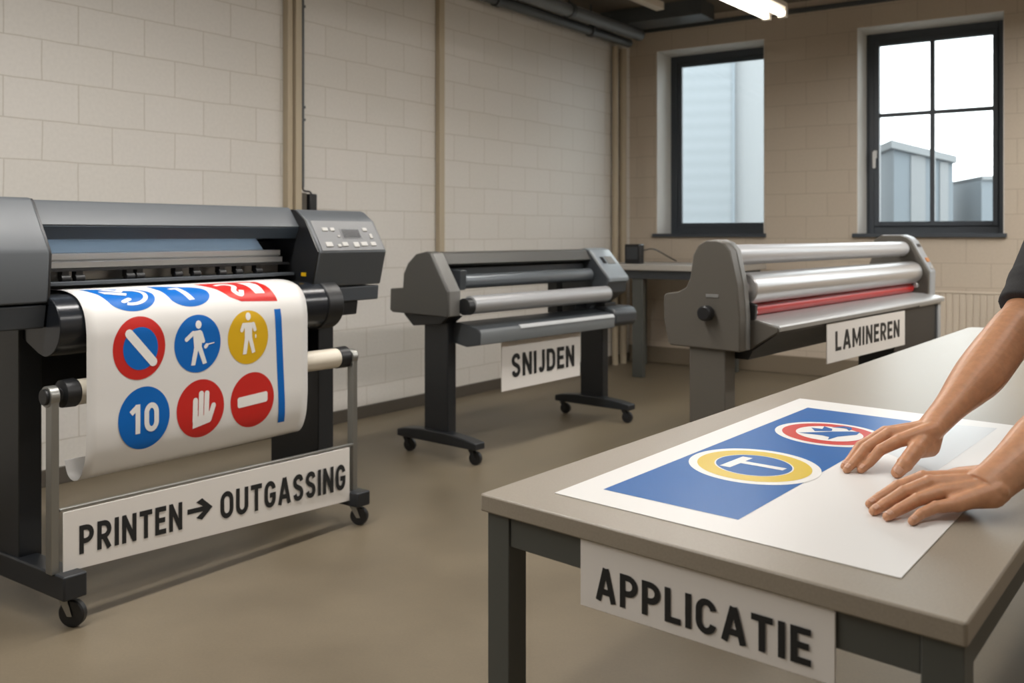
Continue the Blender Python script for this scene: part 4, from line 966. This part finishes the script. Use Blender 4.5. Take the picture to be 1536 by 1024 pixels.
for s in (-1, 1):
    hip = Vector(pel) + lat*0.09*s + Vector((0, 0, -0.06)); kn = hip + Vector((0, 0, -0.39)) + fw_*0.03; an = Vector((hip.x, hip.y, 0.08)) - fw_*0.02
    bone(bm, hip, kn, 0.098, 0.075); cyl(bm, kn, an, 0.075, 0.066, 20)
attach(fuse(bm, 0.008, 3), 'trousers', M['trouser'], person)
bm = B(); ellip(bm, hp(0, 0.012, 0.022), (0.083, 0.098, 0.108), hr_)
hm_ = fuse(bm, 0.006, 2); bm = B(); bm.from_mesh(hm_)
bmesh.ops.bisect_plane(bm, geom=bm.verts[:]+bm.edges[:]+bm.faces[:], plane_co=hp(0, -0.03, 0.0), plane_no=hr_ @ Vector((0, -0.75, -0.66)), clear_outer=True)
hm2 = bpy.data.meshes.new('hair'); bm.to_mesh(hm2); bm.free(); attach(hm2, 'hair', M['hair'], person)
for s in (-1, 1):
    hip = Vector(pel) + lat*0.09*s; an = Vector((hip.x, hip.y, 0.05)) - fw_*0.04
    bm = B(); bone(bm, an, an + fw_*0.2 + Vector((0, 0, -0.006)), 0.045, 0.04); bone(bm, an, an + Vector((0, 0, 0.05)), 0.05, 0.048)
    me = fuse(bm, 0.006, 2)
    for v in me.vertices: v.co.z = max(v.co.z, 0.002)
    attach(me, 'shoe', M['black'], person)

# ------------------------------------------------------------------ outside
bm = B(); prism(bm, [(-20, 0.5), (40, 0.5), (40, 60), (-20, 60)], -0.3, -0.2, 'z'); o = obj('ground', bm, M['asphalt'], kind='structure'); o.location, o.rotation_euler = BW[0], (0, 0, BW[1])
def clad():
    m = mat('siding', srgb(205, 214, 220), 0.6)
    nt = m.node_tree; N = nt.nodes; L = nt.links; tc = N.new('ShaderNodeTexCoord'); w = N.new('ShaderNodeTexWave')
    w.bands_direction = 'Z'; w.inputs['Scale'].default_value = 1.6; w.inputs['Distortion'].default_value = 0
    L.new(tc.outputs['Object'], w.inputs['Vector']); mx = N.new('ShaderNodeMix'); mx.data_type = 'RGBA'
    mx.inputs[6].default_value = srgb(116, 122, 126); mx.inputs[7].default_value = srgb(121, 127, 131)
    L.new(w.outputs['Fac'], mx.inputs[0]); L.new(mx.outputs[2], N['Principled BSDF'].inputs['Base Color']); return m
M['siding'] = clad()
# long pale hall behind the first window
rz = rz_of(105)
r = thing('exterior_building', 'pale clad hall outside, filling the left window', 'building', (3.45, 14.5, -0.2), rz)
bm = box(B(), -6.0, 0.0, 0, 5, 0, 9.0); obj('wall', bm, M['siding'], r)
bm = box(B(), 0.0, 1.1, 0.1, 5, 0, 9.0); obj('end_wall', bm, M['facade'], r)
bm = box(B(), -0.03, 0.01, -0.02, 0.1, 0, 9.0); obj('corner_strip', bm, M['facade2'], r)
r = thing('exterior_building', 'grey-blue low building outside, seen lower left in the right window', 'building', (6.75, 16.5, -0.2), rz_of(100))
bm = prism(B(), [(0.0, 0), (0.98, 0), (0.98, 2.72), (0.0, 3.0)], 0, 2.0, 'y'); obj('wall', bm, M['facade2'], r)
bm = box(B(), 0.28, 0.52, -0.03, 0, 0, 2.85); obj('wall_panel', bm, M['facade'], r)
bm = box(B(), 0.76, 0.90, -0.03, 0, 0, 2.72); obj('wall_panel', bm, M['facade'], r)
bm = prism(B(), [(-0.06, 2.98), (1.02, 2.70), (1.02, 2.82), (-0.06, 3.12)], -0.1, 2.1, 'y'); obj('roof', bm, M['facade'], r)
r = thing('exterior_building', 'small grey block outside, seen lower right in the right window', 'building', (8.15, 16.2, -0.2), rz_of(100))
bm = box(B(), 0.0, 1.2, 0, 2, 0, 2.45); obj('wall', bm, M['facade2'], r)
bm = box(B(), 0.0, 1.25, -0.05, 2.05, 2.40, 2.47); obj('roof', bm, M['facade'], r)

# ------------------------------------------------------------------ light
w = bpy.data.worlds.new('overcast'); scene.world = w; w.use_nodes = True
bg = w.node_tree.nodes['Background']; bg.inputs['Color'].default_value = (0.95, 0.98, 1.0, 1); bg.inputs['Strength'].default_value = 5.4
def area(name, loc, rot, sx, sy, power, col):
    l = bpy.data.lights.new(name, 'AREA'); l.shape = 'RECTANGLE'; l.size = sx; l.size_y = sy; l.energy = power; l.color = col
    o = bpy.data.objects.new(name, l); COL.objects.link(o); o.location = loc; o.rotation_euler = rot; return o
# ceiling luminaires out of view, in rows parallel to the left wall
warm = (1.0, 0.965, 0.92)
for T, row in ((2.15, ((-6.6, 22), (-4.6, 50), (-2.6, 62), (0.2, 24))), (4.9, ((-6.0, 6), (-3.2, 18), (-0.4, 44), (2.0, 84)))):
    for S, pw in row:
        p = o0 + sL*S + tL*T
        area('ceiling_luminaire', (p.x, p.y, 2.95), (0, 0, rz_of(AL)), 2.4, 0.22, pw, warm)
# the hanging lamp's own light
p = Vector((1.894, 6.747, 0)) - Vector((sin(radians(38.5)), cos(radians(38.5)), 0))*1.45
area('fluorescent_light', (p.x, p.y, 2.835), (0, 0, rz_of(38.5)), 2.7, 0.16, 62, warm)
# daylight comes from the sky through the windows; portals only guide the sampling
sB = Vector((sin(radians(AB)), cos(radians(AB)), 0)); nB = Vector((-0.551, -0.834, 0))
for a, b in WINS:
    c = Vector((1.175, 9.3, 0)) + sB*((a+b)/2) - nB*0.41
    l = area('window_portal', (c.x, c.y, 2.15), (radians(90), 0, atan2(nB.y, nB.x) - radians(90)), b-a, Z1-Z0, 1, (1, 1, 1))
    l.data.cycles.is_portal = True

scene.view_settings.view_transform = 'Standard'
scene.view_settings.look = 'None'
scene.view_settings.exposure = 0.0
scene.cycles.use_denoising = True
scene.cycles.max_bounces = 10
scene.cycles.diffuse_bounces = 5
scene.cycles.transparent_max_bounces = 12
scene.cycles.sample_clamp_indirect = 6
